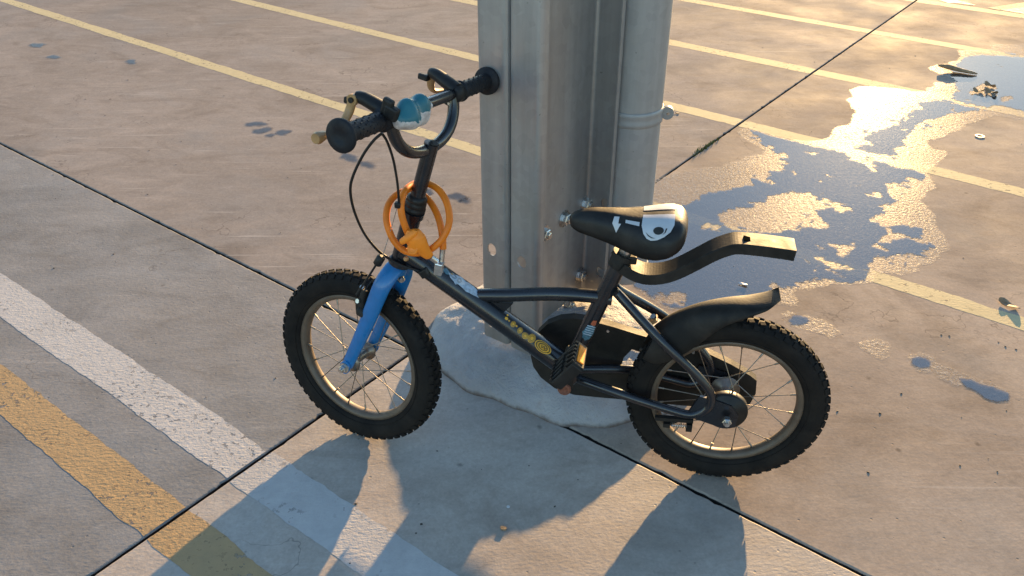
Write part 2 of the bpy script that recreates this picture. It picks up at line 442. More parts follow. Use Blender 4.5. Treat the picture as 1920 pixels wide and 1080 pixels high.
def m_horn():
    t = NT('teal_white_rubber'); o = t.obj()
    s = t.n('ShaderNodeSeparateXYZ', {0: o})
    wob = t.math('MULTIPLY', t.math('SUBTRACT', t.noise(o, 45, 3), 0.5), 0.030)
    f = t.math('ADD', s.outputs[2], wob)
    f = t.math('ADD', f, t.math('MULTIPLY', s.outputs[1], 0.12))
    k = t.ramp(t.math('ADD', t.math('MULTIPLY', f, 40), 0.24), 0.48, 0.52)
    dirt = t.ramp(t.noise(o, 60, 4, 0.7), 0.35, 0.7, (0.34, 0.30, 0.28), (0.66, 0.64, 0.62))
    c = t.mix(k, dirt, t.mix(t.noise(o, 30, 3), (0.006, 0.085, 0.115), (0.016, 0.135, 0.165)))
    return t.done(t.bsdf(Base_Color=c, Roughness=0.42))
M['horn'] = m_horn()

# ================================================================ SETTING: ground, slabs, painted lines
gm = MB()
gm.add([(-800, -800, -0.06), (800, -800, -0.06), (800, 800, -0.06), (-800, 800, -0.06)], [(0, 1, 2, 3)], False)
ground = tag(gm.build('ground', M['soil']), kind='structure')
pave = tag(empty('pavement', SLAB_M), kind='structure')
GAP, SL = 0.0035, 6.0
def slab_mesh(x0, x1, y0, y1, seed):
    """slab with slightly chipped, rounded edges"""
    rnd = random.Random(seed)
    def edge(a, b, n):
        return [a + (b - a) * i / n for i in range(n)]
    per = []
    n = 420
    for (ax, ay, bx, by) in ((x0, y0, x1, y0), (x1, y0, x1, y1), (x1, y1, x0, y1), (x0, y1, x0, y0)):
        nx, ny = (0, 1) if by == ay and ax < bx else ((-1, 0) if bx == ax and ay < by else ((0, -1) if by == ay else (1, 0)))
        # finer spacing near the joint crossing
        for i in range(n):
            t = i / n
            far = (0.0 if (ax if ax == bx else (ax + (bx - ax) * t)) is None else 0)
            j = abs(rnd.gauss(0, 0.0006)) + (rnd.random() < 0.06) * rnd.uniform(0.001, 0.004)
            if i == 0: j = 0.0015
            per.append((ax + (bx - ax) * t + nx * j, ay + (by - ay) * t + ny * j, nx, ny))
    m = MB()
    N = len(per)
    rings = []
    for inset, z in ((0.0, -0.07), (0.0, -0.0035), (0.0012, -0.0009), (0.0035, 0.0)):
        rings.append([(x + (1 if x < (x0 + x1) / 2 else -1) * (inset if True else 0), y + (1 if y < (y0 + y1) / 2 else -1) * inset, z) for x, y, _, _ in per])
    m.loft(rings[:2], True, False, False); ns = len(m.f)
    m.loft(rings[1:], True, False, False)
    m.add(rings[-1], [tuple(range(N))], False)
    return m, ns
slab_mats = {(-1, 0): 'slab_a', (0, 0): 'slab_b', (-1, -1): 'slab_c', (0, -1): 'slab_d'}
cyc = ['slab_a', 'slab_b', 'slab_d', 'slab_c']
for ix in (-2, -1, 0, 1):
    for iy in (-2, -1, 0, 1):
        mk = slab_mats.get((ix, iy), cyc[(ix + 2 * iy) % 4])
        sm_, ns = slab_mesh(ix * SL + GAP, (ix + 1) * SL - GAP, iy * SL + GAP, (iy + 1) * SL - GAP, ix * 10 + iy)
        so = sm_.build('slab', M[mk], pave)
        so.data.materials.append(M['soil'])
        for k in range(ns): so.data.polygons[k].material_index = 1

def line_strip(x0, x1, y0, y1, z, seed):
    """painted strip with an uneven hand-rolled edge, in slab coordinates"""
    rnd = random.Random(seed)
    n = max(4, int((x1 - x0) / 0.012))
    vs, fs = [], []
    a = b = 0.0
    for i in range(n + 1):
        a = a * 0.8 + rnd.gauss(0, 0.0011); b = b * 0.8 + rnd.gauss(0, 0.0011)
        x = x0 + (x1 - x0) * i / n
        vs += [(x, y0 + a, z), (x, y1 + b, z)]
        if i: fs.append((2 * i - 2, 2 * i, 2 * i + 1, 2 * i - 1))
    m = MB(); m.add(vs, fs, False)
    return m
LINES = [('bay_line', 1.05, 1.117, 'paint_yellow'), ('bay_line', 1.92, 1.997, 'paint_yellow'), ('bay_line', 2.737, 2.822, 'paint_yellow'),
         ('bay_line', 3.58, 3.66, 'paint_yellow'), ('bay_line', 4.42, 4.51, 'paint_yellow'),
         ('lane_line', -0.575, -0.464, 'paint_white'), ('lane_line', -0.77, -0.675, 'paint_amber')]
for li, (nm, y0, y1, mk) in enumerate(LINES):
    for si, (xa, xb) in enumerate(((-5.9, -GAP - 0.003), (GAP + 0.003, 5.9))):
        tag(line_strip(xa, xb, y0, y1, 0.0004, li * 3 + si).build(nm, M[mk], None, SLAB_M), kind='structure')
# oblique stripe and flat dark patches in the far corner
pA, pB = GL(1852, 15), GL(1990, -6)
pC, pD = GL(1990, 4), GL(1872, 19)
m = MB(); m.add([(*p, 0.0014) for p in (pA, pB, pC, pD)], [(0, 1, 2, 3)], False)
tag(m.build('hatch_line', M['paint_yellow'], None, SLAB_M), kind='structure')
m = MB(); m.add([(*GL(x, y), 0.0012) for x, y in ((1876, 18.5), (1925, 8), (1990, 4), (1990, 37), (1925, 27), (1900, 23))], [(0, 1, 2, 3, 4, 5)], False)
tag(m.build('dark_patch', M['patch_dark'], None, SLAB_M), kind='structure')
m = MB(); m.add([(*GL(x, y), 0.0012) for x, y in ((1752, -3), (1775, -2), (1806, 3), (1830, 10), (1815, 9), (1795, 6), (1778, 6))], [tuple(range(7))], False)
tag(m.build('dark_patch', M['patch_dark'], None, SLAB_M), kind='structure')

# ---------------------------------------------------------------- puddle: water and wet film by marching squares
def vnoise(x, y, seed):
    xi, yi = np.floor(x).astype(np.int64), np.floor(y).astype(np.int64)
    fx, fy = x - xi, y - yi
    fx, fy = fx * fx * (3 - 2 * fx), fy * fy * (3 - 2 * fy)
    def h(a, b):
        q = (a * 374761393 + b * 668265263 + seed * 974711) & 0x7fffffff
        q = ((q ^ (q >> 13)) * 1274126177) & 0x7fffffff
        return ((q ^ (q >> 16)) & 0xffff) / 65535.0
    return (h(xi, yi) * (1 - fx) + h(xi + 1, yi) * fx) * (1 - fy) + (h(xi, yi + 1) * (1 - fx) + h(xi + 1, yi + 1) * fx) * fy
def fbm(x, y, s, seed, o=4):
    r = 0; a = 0.5; t = 0
    for i in range(o):
        r = r + a * vnoise(x / s + 31.7 * i, y / s + 17.3 * i, seed + i); t += a; a *= 0.55; s *= 0.48
    return r / t - 0.5
def sdf(poly, X, Y):
    """positive inside"""
    d = np.full(X.shape, 1e9); ins = np.zeros(X.shape, bool)
    n = len(poly)
    for i in range(n):
        (x0, y0), (x1, y1) = poly[i], poly[(i + 1) % n]
        ex, ey = x1 - x0, y1 - y0
        t = np.clip(((X - x0) * ex + (Y - y0) * ey) / (ex * ex + ey * ey + 1e-12), 0, 1)
        d = np.minimum(d, (X - x0 - t * ex) ** 2 + (Y - y0 - t * ey) ** 2)
        c = (y0 > Y) != (y1 > Y)
        ins ^= c & (X < (x1 - x0) * (Y - y0) / (y1 - y0 + 1e-12) + x0)
    return np.where(ins, 1, -1) * np.sqrt(d)
def field_mesh(F, xs, ys, z, name, mat):
    m = MB(); ny, nx = F.shape
    D = F; F = F + 0.012
    I = F > 0
    full = I[:-1, :-1] & I[1:, :-1] & I[:-1, 1:] & I[1:, 1:]
    some = (I[:-1, :-1] | I[1:, :-1] | I[:-1, 1:] | I[1:, 1:]) & ~full
    ids = {}; vs = []; fs = []; dep = []
    def node(j, i):
        k = (j, i)
        if k not in ids: ids[k] = len(vs); vs.append((xs[i], ys[j], z)); dep.append(D[j, i])
        return ids[k]
    def cross(j, i, j2, i2):
        k = (j, i, j2, i2) if (j, i) < (j2, i2) else (j2, i2, j, i)
        if k not in ids:
            a, b = F[k[0], k[1]], F[k[2], k[3]]
            t = a / (a - b)
            ids[k] = len(vs); dep.append(-0.012)
            vs.append((xs[k[1]] + (xs[k[3]] - xs[k[1]]) * t, ys[k[0]] + (ys[k[2]] - ys[k[0]]) * t, z))
        return ids[k]
    # merge full cells into row runs to keep the mesh light
    for j in range(ny - 1):
        row = np.flatnonzero(full[j])
        for i in row: fs.append((node(j, i), node(j, i + 1), node(j + 1, i + 1), node(j + 1, i)))
    for j, i in zip(*np.nonzero(some)):
        c = [(j, i), (j, i + 1), (j + 1, i + 1), (j + 1, i)]
        poly = []
        for k in range(4):
            a, b = c[k], c[(k + 1) % 4]
            if I[a]: poly.append(node(*a))
            if I[a] != I[b]: poly.append(cross(*a, *b))
        if len(poly) >= 3: fs.append(tuple(poly))
    me = bpy.data.meshes.new(name)
    me.from_pydata(vs, [], fs)
    at = me.attributes.new('depth', 'FLOAT', 'POINT')
    at.data.foreach_set('value', np.array(dep, dtype=np.float32))
    me.update()
    return tag(link_mesh(name, me, mat, None, SLAB_M), kind='structure')
def PL(pts): return [GL(x, y) for x, y in pts]
OUTER = PL([(1170,345),(1228,338),(1262,326),(1290,321),(1325,313),(1345,314),(1380,302),(1405,293),(1428,290),(1432,282),(1415,273),(1405,267),(1393,261),(1381,247),(1393,240),(1405,240),(1438,250),(1482,261),(1510,265),(1543,262),(1557,253),(1563,242),(1572,237),(1593,235),(1598,223),(1605,210),(1595,197),(1590,185),(1602,183),(1593,168),(1607,162),(1627,162),(1677,166),(1717,172),(1738,172),(1735,166),(1753,163),(1753,155),(1767,153),(1788,155),(1785,148),(1773,143),(1765,140),(1750,133),(1739,128),(1746,124),(1773,122),(1780,116),(1794,115),(1801,106),(1797,98),(1800,94),(1838,94),(1861,91),(1855,86),(1861,83.5),(1884,83.5),(1909,85),(1930,82),(2050,74),(2250,84),(2330,150),(2250,215),(2050,235),(1920,223),(1905,225),(1890,220),(1873,218),(1850,220),(1838,226),(1815,233),(1803,243),(1780,250),(1770,257),(1733,265),(1738,272),(1752,280),(1772,283),(1776,288),(1768,297),(1762,305),(1753,313),(1738,322),(1743,333),(1755,352),(1735,362),(1735,368),(1722,375),(1737,387),(1750,400),(1752,420),(1760,430),(1773,447),(1778,458),(1783,470),(1765,473),(1763,483),(1747,495),(1718,498),(1720,507),(1705,513),(1685,516),(1657,510),(1645,515),(1630,528),(1620,532),(1595,535),(1568,531),(1533,540),(1497,541),(1484,548),(1493,567),(1487,574),(1465,570),(1440,562),(1340,570),(1300,578),(1285,583),(1255,580),(1222,562),(1195,547),(1175,530)])
WATER = [PL([(1185,400),(1230,396),(1303,383),(1330,363),(1363,360),(1383,352),(1417,347),(1410,335),(1437,345),(1452,347),(1440,330),(1447,320),(1467,323),(1480,307),(1463,298),(1485,293),(1470,286),(1450,282),(1447,273),(1427,267),(1438,263),(1418,253),(1408,244),(1438,253),(1482,264),(1510,272),(1542,279),(1577,286),(1593,295),(1585,300),(1620,308),(1625,313),(1630,323),(1647,323),(1640,302),(1655,305),(1680,315),(1702,318),(1730,326),(1740,332),(1727,338),(1702,333),(1683,340),(1662,347),(1662,358),(1663,368),(1685,375),(1677,380),(1648,385),(1655,397),(1637,407),(1628,417),(1647,420),(1658,428),(1653,440),(1645,450),(1635,457),(1633,462),(1665,475),(1665,482),(1647,478),(1628,482),(1617,492),(1622,503),(1622,517),(1625,527),(1597,527),(1583,531),(1567,527),(1560,523),(1542,522),(1510,526),(1487,530),(1494,539),(1480,537),(1473,538),(1447,527),(1435,535),(1445,550),(1440,558),(1340,564),(1300,575),(1285,580),(1255,577),(1225,559),(1195,543),(1178,525)]),
         PL([(1650,458),(1678,452),(1710,448),(1747,462),(1730,468),(1732,473),(1680,475)]),
         PL([(1673,427),(1690,420),(1713,430),(1717,425),(1728,432),(1727,445),(1710,447),(1697,438),(1678,435)]),
         PL([(1600,278),(1632,268),(1622,260),(1647,247),(1687,233),(1695,222),(1707,213),(1727,203),(1728,193),(1758,188),(1800,197),(1847,207),(1808,209),(1780,213),(1763,220),(1727,225),(1713,238),(1707,253),(1690,260),(1690,273),(1672,278),(1680,289),(1667,291),(1650,289),(1622,283)]),
         PL([(1832,104),(1808,109),(1799,120),(1783,129),(1787,143),(1795,159),(1795,173),(1792,188),(1833,197),(1850,201),(1875,197),(1908,205),(1930,210),(2050,222),(2220,205),(2290,150),(2220,95),(2050,100),(1920,108),(1872,104)])]
ISLES = [PL(q) for q in ([(1347,403),(1380,387),(1413,385),(1390,377),(1430,378),(1438,367),(1458,363),(1487,357),(1520,363),(1537,373),(1550,370),(1582,383),(1602,388),(1602,398),(1573,400),(1560,393),(1540,395),(1537,403),(1555,423),(1547,432),(1527,433),(1505,427),(1495,437),(1480,433),(1463,437),(1413,435),(1363,430),(1347,412)],
         [(1309,427),(1325,418),(1357,422),(1353,435),(1338,435)], [(1553,458),(1570,458),(1607,453),(1615,467),(1590,477),(1583,483),(1562,480),(1570,472)],
         [(1523,456),(1552,468),(1537,467)], [(1515,480),(1543,480),(1583,497),(1618,507),(1588,508),(1558,507),(1525,488)], [(1508,488),(1575,512),(1570,515),(1517,493)],
         [(1600,347),(1618,348),(1610,355)], [(1617,363),(1638,357),(1660,362),(1648,371),(1627,368)], [(1508,285),(1533,287),(1530,293)],
         [(1513,333),(1548,337),(1537,342)], [(1542,325),(1567,332),(1553,333)], [(1480,320),(1497,310),(1490,321),(1502,328),(1490,328)],
         [(1222,553),(1230,547),(1247,550),(1252,557),(1255,548),(1270,542),(1290,550),(1292,567),(1280,575),(1253,572),(1223,562)],
         [(1815,175),(1840,155),(1872,160),(1868,180),(1845,184)], [(1868,185),(1893,178),(1907,186),(1880,192)], [(1690,216),(1716,218),(1706,228),(1690,230)],
         [(1688,243),(1708,238),(1700,249)], [(1512,398),(1520,412),(1523,418),(1514,416)])]
def strip_sheet(P, z, fn, res, name, mk):
    P = np.array(P); x0, y0 = P.min(0) - 0.05; x1, y1 = P.max(0) + 0.05
    xs = np.arange(x0, x1, res); ys = np.arange(y0, y1, res)
    X, Y = np.meshgrid(xs, ys)
    return field_mesh(fn(X, Y), xs, ys, z, name, M[mk])
BIG = [p for p in OUTER]
def f_film(X, Y): return sdf(OUTER, X, Y) + 0.020 * fbm(X, Y, 0.05, 3) + 0.016 * fbm(X, Y, 0.014, 9, 2)
def f_water(X, Y):
    w = np.full(X.shape, -9.0)
    for p in WATER: w = np.maximum(w, sdf(p, X, Y))
    n1 = fbm(X, Y, 0.06, 21); n2 = fbm(X, Y, 0.016, 33, 3)
    n3 = fbm(X, Y, 0.0085, 91, 2)
    w = w + 0.005 + 0.030 * n1 + 0.034 * n2 + 0.016 * n3
    for p in ISLES: w = np.minimum(w, -sdf(p, X, Y) + 0.006 + 0.022 * n1 + 0.030 * n2 + 0.014 * n3)
    # hollows of water that gather on the wet rim, and single crumbs standing out of the water
    f = f_film(X, Y)
    v = vnoise(X / 0.021, Y / 0.021, 77) * vnoise(X / 0.17, Y / 0.17, 78)
    w = np.minimum(w, (0.70 - v) * 0.05)
    u = fbm(X, Y, 0.022, 55, 3) + 0.5 * fbm(X, Y, 0.20, 57, 2)
    near = np.clip(1 - np.abs(w) / 0.16, 0, 1)
    w = np.maximum(w, np.minimum((u - 0.40 + 0.17 * near) * 0.05, f - 0.03))
    return np.minimum(w, f - 0.012)
strip_sheet(OUTER, 0.0007, f_film, 0.0080, 'wet_film', 'film')
strip_sheet(OUTER, 0.0011, f_water, 0.0050, 'puddle_water', 'water')
# smaller wet spots
def z8(l): return PL([(1440 + a / 4, 560 + b / 4) for a, b in l])
def spot(name, poly, z, mk, amp, seed, res=0.004):
    strip_sheet(poly, z, lambda X, Y: sdf(poly, X, Y) + amp * fbm(X, Y, 0.03, seed) + 0.6 * amp * fbm(X, Y, 0.09, seed + 50), res, name, mk)
def el(cx, cy, rx, ry, rot=0): return PL(oval(cx, cy, rx, ry, 18, rot))
spot('wet_film', z8([(150,170),(200,135),(280,120),(350,145),(460,180),(530,250),(480,300),(420,265),(270,235),(170,210)]), 0.0007, 'film', 0.012, 5)
spot('puddle_water', el(1440 + 230 / 4, 560 + 165 / 4, 19, 9), 0.0011, 'water', 0.02, 6)
spot('wet_film', z8([(690,330),(790,295),(900,330),(920,360),(905,440),(850,455),(780,430),(710,380)]), 0.0007, 'film', 0.016, 7)
spot('wet_film', z8([(1040,425),(1140,410),(1220,430),(1260,480),(1420,540),(1560,600),(1690,640),(1800,700),(1820,730),(1750,780),(1650,760),(1560,690),(1400,650),(1280,600),(1240,560),(1130,550),(1090,510)]), 0.0007, 'film', 0.010, 8)
spot('puddle_water', el(1440 + 1148 / 4, 560 + 480 / 4, 18, 10, 0.15), 0.0011, 'water', 0.006, 9)
spot('puddle_water', z8([(1430,600),(1520,610),(1590,640),(1700,670),(1800,710),(1790,760),(1720,770),(1620,740),(1560,690),(1480,660)]), 0.0011, 'water', 0.016, 10)
spot('wet_film', z8([(105,115),(140,95),(190,110),(170,135),(120,130)]), 0.0007, 'film', 0.010, 12)
for k, a in enumerate(((485, 232.3, 18, 3.6, -.05), (492.5, 245, 20, 5.6, -.12), (530.7, 247.5, 15, 3.8, 0), (505, 253.3, 5.5, 2.2, 0), (68, 85, 12, 4, 0), (102, 107.5, 13, 3.4, 0), (662, 296, 18, 6, .25), (690, 309, 16, 6, .2), (801, 360, 8, 4.5, 0), (858, 369, 15, 5, .1), (874, 376, 12, 5, 0), (246, 116, 9, 3, 0))):
    spot('water_spot', el(*a), 0.0009, 'damp', 0.045, 40 + k, 0.005)

# ================================================================ plaster collar round the post
def collar():
    cx, cy, a, b, n = 0.28, 0.26, 0.352, 0.290, 2.6
    h0 = 0.088
    NR, NA = 46, 180
    vs, fs = [], []
    for i in range(NR + 1):
        rho = (i / NR) ** 0.62
        for k in range(NA):
            t = 2 * math.pi * k / NA
            c, s_ = math.cos(t), math.sin(t)
            r = (abs(c / a) ** n + abs(s_ / b) ** n) ** (-1 / n)
            wob = 1 + 0.035 * math.sin(3 * t + 1) + 0.02 * math.sin(7 * t + 2) + 0.012 * math.sin(17 * t)
            x, y = cx + c * r * rho * wob, cy + s_ * r * rho * wob
            h = h0 * max(0.0, 1 - rho ** 2.5) ** 0.72
            vs.append([x, y, h])
    V = np.array(vs)
    amp = np.clip(V[:, 2] / 0.03, 0, 1)
    V[:, 2] += amp * (0.016 * fbm(V[:, 0], V[:, 1], 0.11, 5) + 0.009 * fbm(V[:, 0], V[:, 1], 0.03, 8, 3))
    V[:, 2] = np.maximum(V[:, 2], 0.0) - 0.002 * (amp < 0.02)
    for i in range(NR):
        for k in range(NA):
            k2 = (k + 1) % NA
            fs.append((i * NA + k, i * NA + k2, (i + 1) * NA + k2, (i + 1) * NA + k))
    m = MB(); m.add([tuple(p) for p in V], fs, True)
    return m
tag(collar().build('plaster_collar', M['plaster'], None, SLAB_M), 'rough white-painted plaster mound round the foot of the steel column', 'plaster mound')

# ================================================================ steel column of two channels back to back
def arc(cx, cy, r, a0, a1, n=5): return [(cx + r * math.cos(R(a0 + (a1 - a0) * i / n)), cy + r * math.sin(R(a0 + (a1 - a0) * i / n))) for i in range(n + 1)]
XS, YF, YB, FW, TK, CR = 0.258, 0.062, 0.378, 0.081, 0.004, 0.014
col_o = empty('steel_column', SLAB_M @ Matrix.Translation((XS, (YF + YB) / 2, 0)))
tag(col_o, 'tall galvanised steel column of two bolted channels behind the small bicycle', 'column')
HD = (YB - YF) / 2
def channel_profile():
    o = [(FW, -HD + 0.024)] + arc(FW - CR, -HD + CR, CR, 0, -90) + arc(CR + 0.001, -HD + CR, CR, 270, 180) + arc(CR + 0.001, HD - CR, CR, 180, 90) + arc(FW - CR, HD - CR, CR, 90, 0) + [(FW, HD - 0.024)]
    r = CR - TK
    i = [(FW - TK, HD - 0.024)] + arc(FW - CR, HD - CR, r, 0, 90) + arc(CR + 0.001, HD - CR, r, 90, 180) + arc(CR + 0.001, -HD + CR, r, 180, 270) + arc(FW - CR, -HD + CR, r, -90, 0) + [(FW - TK, -HD + 0.024)]
    return o + i
def cutter(cx, cz, y):
    m = MB()
    m.plate(oval(cx, cz, 0.0125, 0.0155, 18), [], lambda a, b, t: (a, t, b), y - 0.03, y + 0.03)
    return m
def make_channel(side, holes):
    prof = [(side * x, y) for x, y in channel_profile()]
    m = MB(); m.plate(prof, [], lambda a, b, t: (a, b, t), 0.096, 3.2)
    o = m.build('channel', M['galv'], col_o)
    cm = MB()
    for (hx, hz, hy) in holes:
        q = cutter(hx, hz, hy); cm.add(q.v, q.f, False)
    c = cm.build('cutter', None)
    c.matrix_world = SLAB_M @ Matrix.Translation((XS, (YF + YB) / 2, 0))
    md = o.modifiers.new('b', 'BOOLEAN'); md.object = c; md.operation = 'DIFFERENCE'; md.solver = 'EXACT'
    bpy.context.view_layer.update()
    dg = bpy.context.evaluated_depsgraph_get()
    me = bpy.data.meshes.new_from_object(o.evaluated_get(dg))
    o.modifiers.clear(); o.data = me
    cme = c.data
    bpy.data.objects.remove(c); bpy.data.meshes.remove(cme)
    return o
def PC(px, py, axis, val):
    """pixel -> column coordinates on plane x=val or y=val (slab frame)"""
    n = EX if axis == 'x' else EY
    q = hit(px, py, J0 + n * val, n) - J0
    return (q.dot(EX) - XS, q.dot(EY) - (YF + YB) / 2, q.z)
h1, h3, h2 = PC(922, 468, 'y', YF), PC(920, 603, 'y', YF), PC(978, 492, 'y', YF)
hb1, hb2 = PC(1135, 383, 'y', YB - TK), PC(1125, 510, 'y', YB - TK)
make_channel(-1, [(h1[0], h1[2], -HD), (h3[0], h3[2], -HD), (-hb1[0], hb1[2], HD), (-hb2[0], hb2[2], HD)])
make_channel(1, [(h2[0], h2[2], -HD), (hb1[0], hb1[2], HD), (hb2[0], hb2[2], HD)])
def bolt_mb(p, d, r=0.0150, h=0.013):
    m = MB()
    A = axis_m(p, d)
    m.lathe([(r * 1.45, 0), (r * 1.45, 0.002), (r * 0.9, 0.002)], 20, A, True, False)
    m.lathe([(r, 0.002), (r, h), (r * 0.82, h + 0.0015)], 6, A, True, False)
    m.lathe([(r * 0.55, h), (r * 0.55, h + 0.006), (r * 0.42, h + 0.007)], 12, A, True, False)
    return m
for px, py in ((1062, 411), (1024, 440), (1091, 517), (1069, 571), (1102, 384)):
    c = PC(px, py, 'x', XS + 0.012)
    bolt_mb((0.0052, c[1], c[2]), (1, 0, 0)).build('bolt', M['chrome'], col_o)
# rainwater downpipe behind the column
pp = empty('downpipe', SLAB_M @ Matrix.Translation((0.327, 0.452, 0)))
tag(pp, 'round grey rainwater downpipe with a strap clamp, standing behind the steel column', 'downpipe')
m = MB(); m.tube([(0, 0, 0.150), (0, 0, 3.1)], 0.070, 48)
m.lathe([(0.066, 0.152), (0.066, 0.30)], 40, None, False)
m.lathe([(0.0735, 0.144), (0.0735, 0.172), (0.070, 0.175)], 40, None, False)
m.build('pipe', M['pipe'], pp)
cz = 0.585
m = MB(); m.lathe([(0.0708, cz - 0.018), (0.0725, cz - 0.017), (0.0725, cz - 0.008), (0.0715, cz - 0.004), (0.0715, cz + 0.004), (0.0725, cz + 0.008), (0.0725, cz + 0.017), (0.0708, cz + 0.018)], 40, None, False)
d = Vector((0.86, 0.5, 0)).normalized()
clamp = m.build('clamp', M['pipe'], pp)
m = MB(); nn = Vector((-d.y, d.x, 0))
m.plate(oval(0.082, cz, 0.015, 0.016, 20), [oval(0.084, cz, 0.004, 0.004, 10)], lambda a, b, t: d * a + nn * t + Vector((0, 0, b)), -0.006, 0.006)
ear = m.build('clamp_ear', M['pipe'], clamp)
m = MB(); m.lathe([(0.004, -0.008), (0.004, 0.0075)], 10, axis_m(d * 0.084 + Vector((0, 0, cz)), nn), True)
m.build('clamp_screw', M['chrome'], clamp)

# ================================================================ BICYCLE (local: x forward, y to its left side, z up)
YAW, LEAN = -0.1771, 0.0138
fw = Vector((-math.cos(YAW), -math.sin(YAW), 0)); l0 = Vector((-fw.y, fw.x, 0)); zz = Vector((0, 0, 1))
lf = l0 * math.cos(LEAN) + zz * math.sin(LEAN); up_ = zz * math.cos(LEAN) - l0 * math.sin(LEAN)
BO = Vector((0.4305, 1.3098, 0.0))
BM = Matrix(((fw.x, lf.x, up_.x, BO.x), (fw.y, lf.y, up_.y, BO.y), (fw.z, lf.z, up_.z, BO.z), (0, 0, 0, 1)))
def B(px, py, off=0.0):
    q = hit(px, py, BO + lf * off, lf) - BO
    return Vector((q.dot(fw), off, q.dot(up_)))
bike = empty('bicycle', BM)
tag(bike, "small child's black bicycle with blue fork and knobbly tyres leaning by the steel column", 'bicycle')
HA, STEER = 1.2133, -0.3124
A0 = Vector((0.6628, 0, 0.453))
sx = Vector((math.sin(HA), 0, math.cos(HA))); sz = Vector((-math.cos(HA), 0, math.sin(HA))); sy = Vector((0, 1, 0))
rs = Matrix.Rotation(STEER, 3, sz)
fx, fy = rs @ sx, rs @ sy
SM = Matrix(((fx.x, fy.x, sz.x, A0.x), (fx.y, fy.y, sz.y, A0.y), (fx.z, fy.z, sz.z, A0.z), (0, 0, 0, 1)))   # steering frame in bike frame
SW = BM @ SM
SWI = SW.inverted()
def S(px, py, off=0.0, axis=1):
    """pixel -> steering frame on the plane where coordinate [axis] equals off"""
    n = SW.to_3x3().col[axis].normalized()
    return SWI @ hit(px, py, SW.translation + n * off, n)

# ---- wheels
WR = 0.2
def tyre_mesh():
    m = MB(); N = 96
    prof = [(0.1485, -0.0125), (0.155, -0.0175), (0.166, -0.0222), (0.176, -0.0235), (0.185, -0.0222), (0.1915, -0.0180), (0.1952, -0.010), (0.1962, 0), (0.1952, 0.010), (0.1915, 0.0180), (0.185, 0.0222), (0.176, 0.0235), (0.166, 0.0222), (0.155, 0.0175), (0.1485, 0.0125), (0.152, 0)]
    rings = []
    for k in range(N):
        a = 2 * math.pi * k / N
        rings.append([Vector((r * math.cos(a), y, r * math.sin(a))) for r, y in prof])
    rings.append(rings[0])
    m.loft(rings, True, False, True)
    NK = 58
    for k in range(NK):
        for row, (y, r, tilt, lw, lt, off) in enumerate(((-0.0062, 0.1965, 0.12, 0.0085, 0.0105, 0.0), (0.0062, 0.1965, -0.12, 0.0085, 0.0105, 0.5), (-0.0174, 0.1908, 0.85, 0.0095, 0.0115, 0.5), (0.0174, 0.1908, -0.85, 0.0095, 0.0115, 0.0))):
            a = 2 * math.pi * (k + off) / NK
            q = Matrix.Rotation(-a, 3, 'Y') @ Matrix.Rotation(tilt, 3, 'Y').to_3x3().inverted() if False else Matrix.Rotation(-a, 3, 'Y')
            # local frame: x radial, y lateral, z tangential ; tilt about the tangent
            q = q @ Matrix.Rotation(-tilt, 3, 'Z') @ Matrix.Rotation(0.25 * (1 if y > 0 else -1) * (1 if row < 2 else -0.5), 3, 'X')
            c = Matrix.Rotation(-a, 3, 'Y') @ Vector((r + 0.0006, y, 0))
            m.box(c, (0.0052, lw, lt), q)
    # moulded ridge on the sidewalls
    for s in (-1, 1):
        m.tube([Vector((0.1585 * math.cos(2 * math.pi * k / N), s * 0.0196, 0.1585 * math.sin(2 * math.pi * k / N))) for k in range(N)], 0.0011, 6, closed=True)
    return m.mesh('tyre')
def rim_mesh():
    m = MB(); N = 96
    prof = [(0.1500, -0.0130), (0.1500, -0.0115), (0.146, -0.0112), (0.1415, -0.0085), (0.1395, -0.004), (0.1390, 0), (0.1395, 0.004), (0.1415, 0.0085), (0.146, 0.0112), (0.1500, 0.0115), (0.1500, 0.0130), (0.144, 0.0132), (0.1385, 0.0100), (0.1362, 0.005), (0.1357, 0), (0.1362, -0.005), (0.1385, -0.0100), (0.144, -0.0132)]
    rings = [[Vector((r * math.cos(2 * math.pi * k / N), y, r * math.sin(2 * math.pi * k / N))) for r, y in prof] for k in range(N)]
    rings.append(rings[0])
    m.loft(rings, True, False, True)
    return m.mesh('rim')
def hub_mesh(hw, flr):
    m = MB(); A = axis_m((0, 0, 0), (0, 1, 0))
    m.lathe([(0.006, -hw - 0.012), (0.006, -hw), (0.013, -hw), (flr, -hw + 0.004), (flr, -hw + 0.007), (0.012, -hw + 0.010), (0.0105, -0.01), (0.0105, 0.01), (0.012, hw - 0.010), (flr, hw - 0.007), (flr, hw - 0.004), (0.013, hw), (0.006, hw), (0.006, hw + 0.012)], 24, A)
    return m.mesh('hub')
def spoke_mesh(side, lace, hw, flr):
    """one spoke whose nipple sits at rim angle 0; lace = hub angle offset"""
    m = MB()
    p1 = Vector((0.1375, side * 0.003, 0))
    a = lace
    p0 = Vector((flr * 0.88 * math.cos(a), side * (hw - 0.0055), flr * 0.88 * math.sin(a)))
    m.tube([p0, p1], 0.00105, 6)
    d = (p0 - p1).normalized()
    m.tube([p1 - d * 0.002, p1 + d * 0.013], 0.0020, 8)
    return m.mesh('spoke')
TY, RM = tyre_mesh(), rim_mesh()
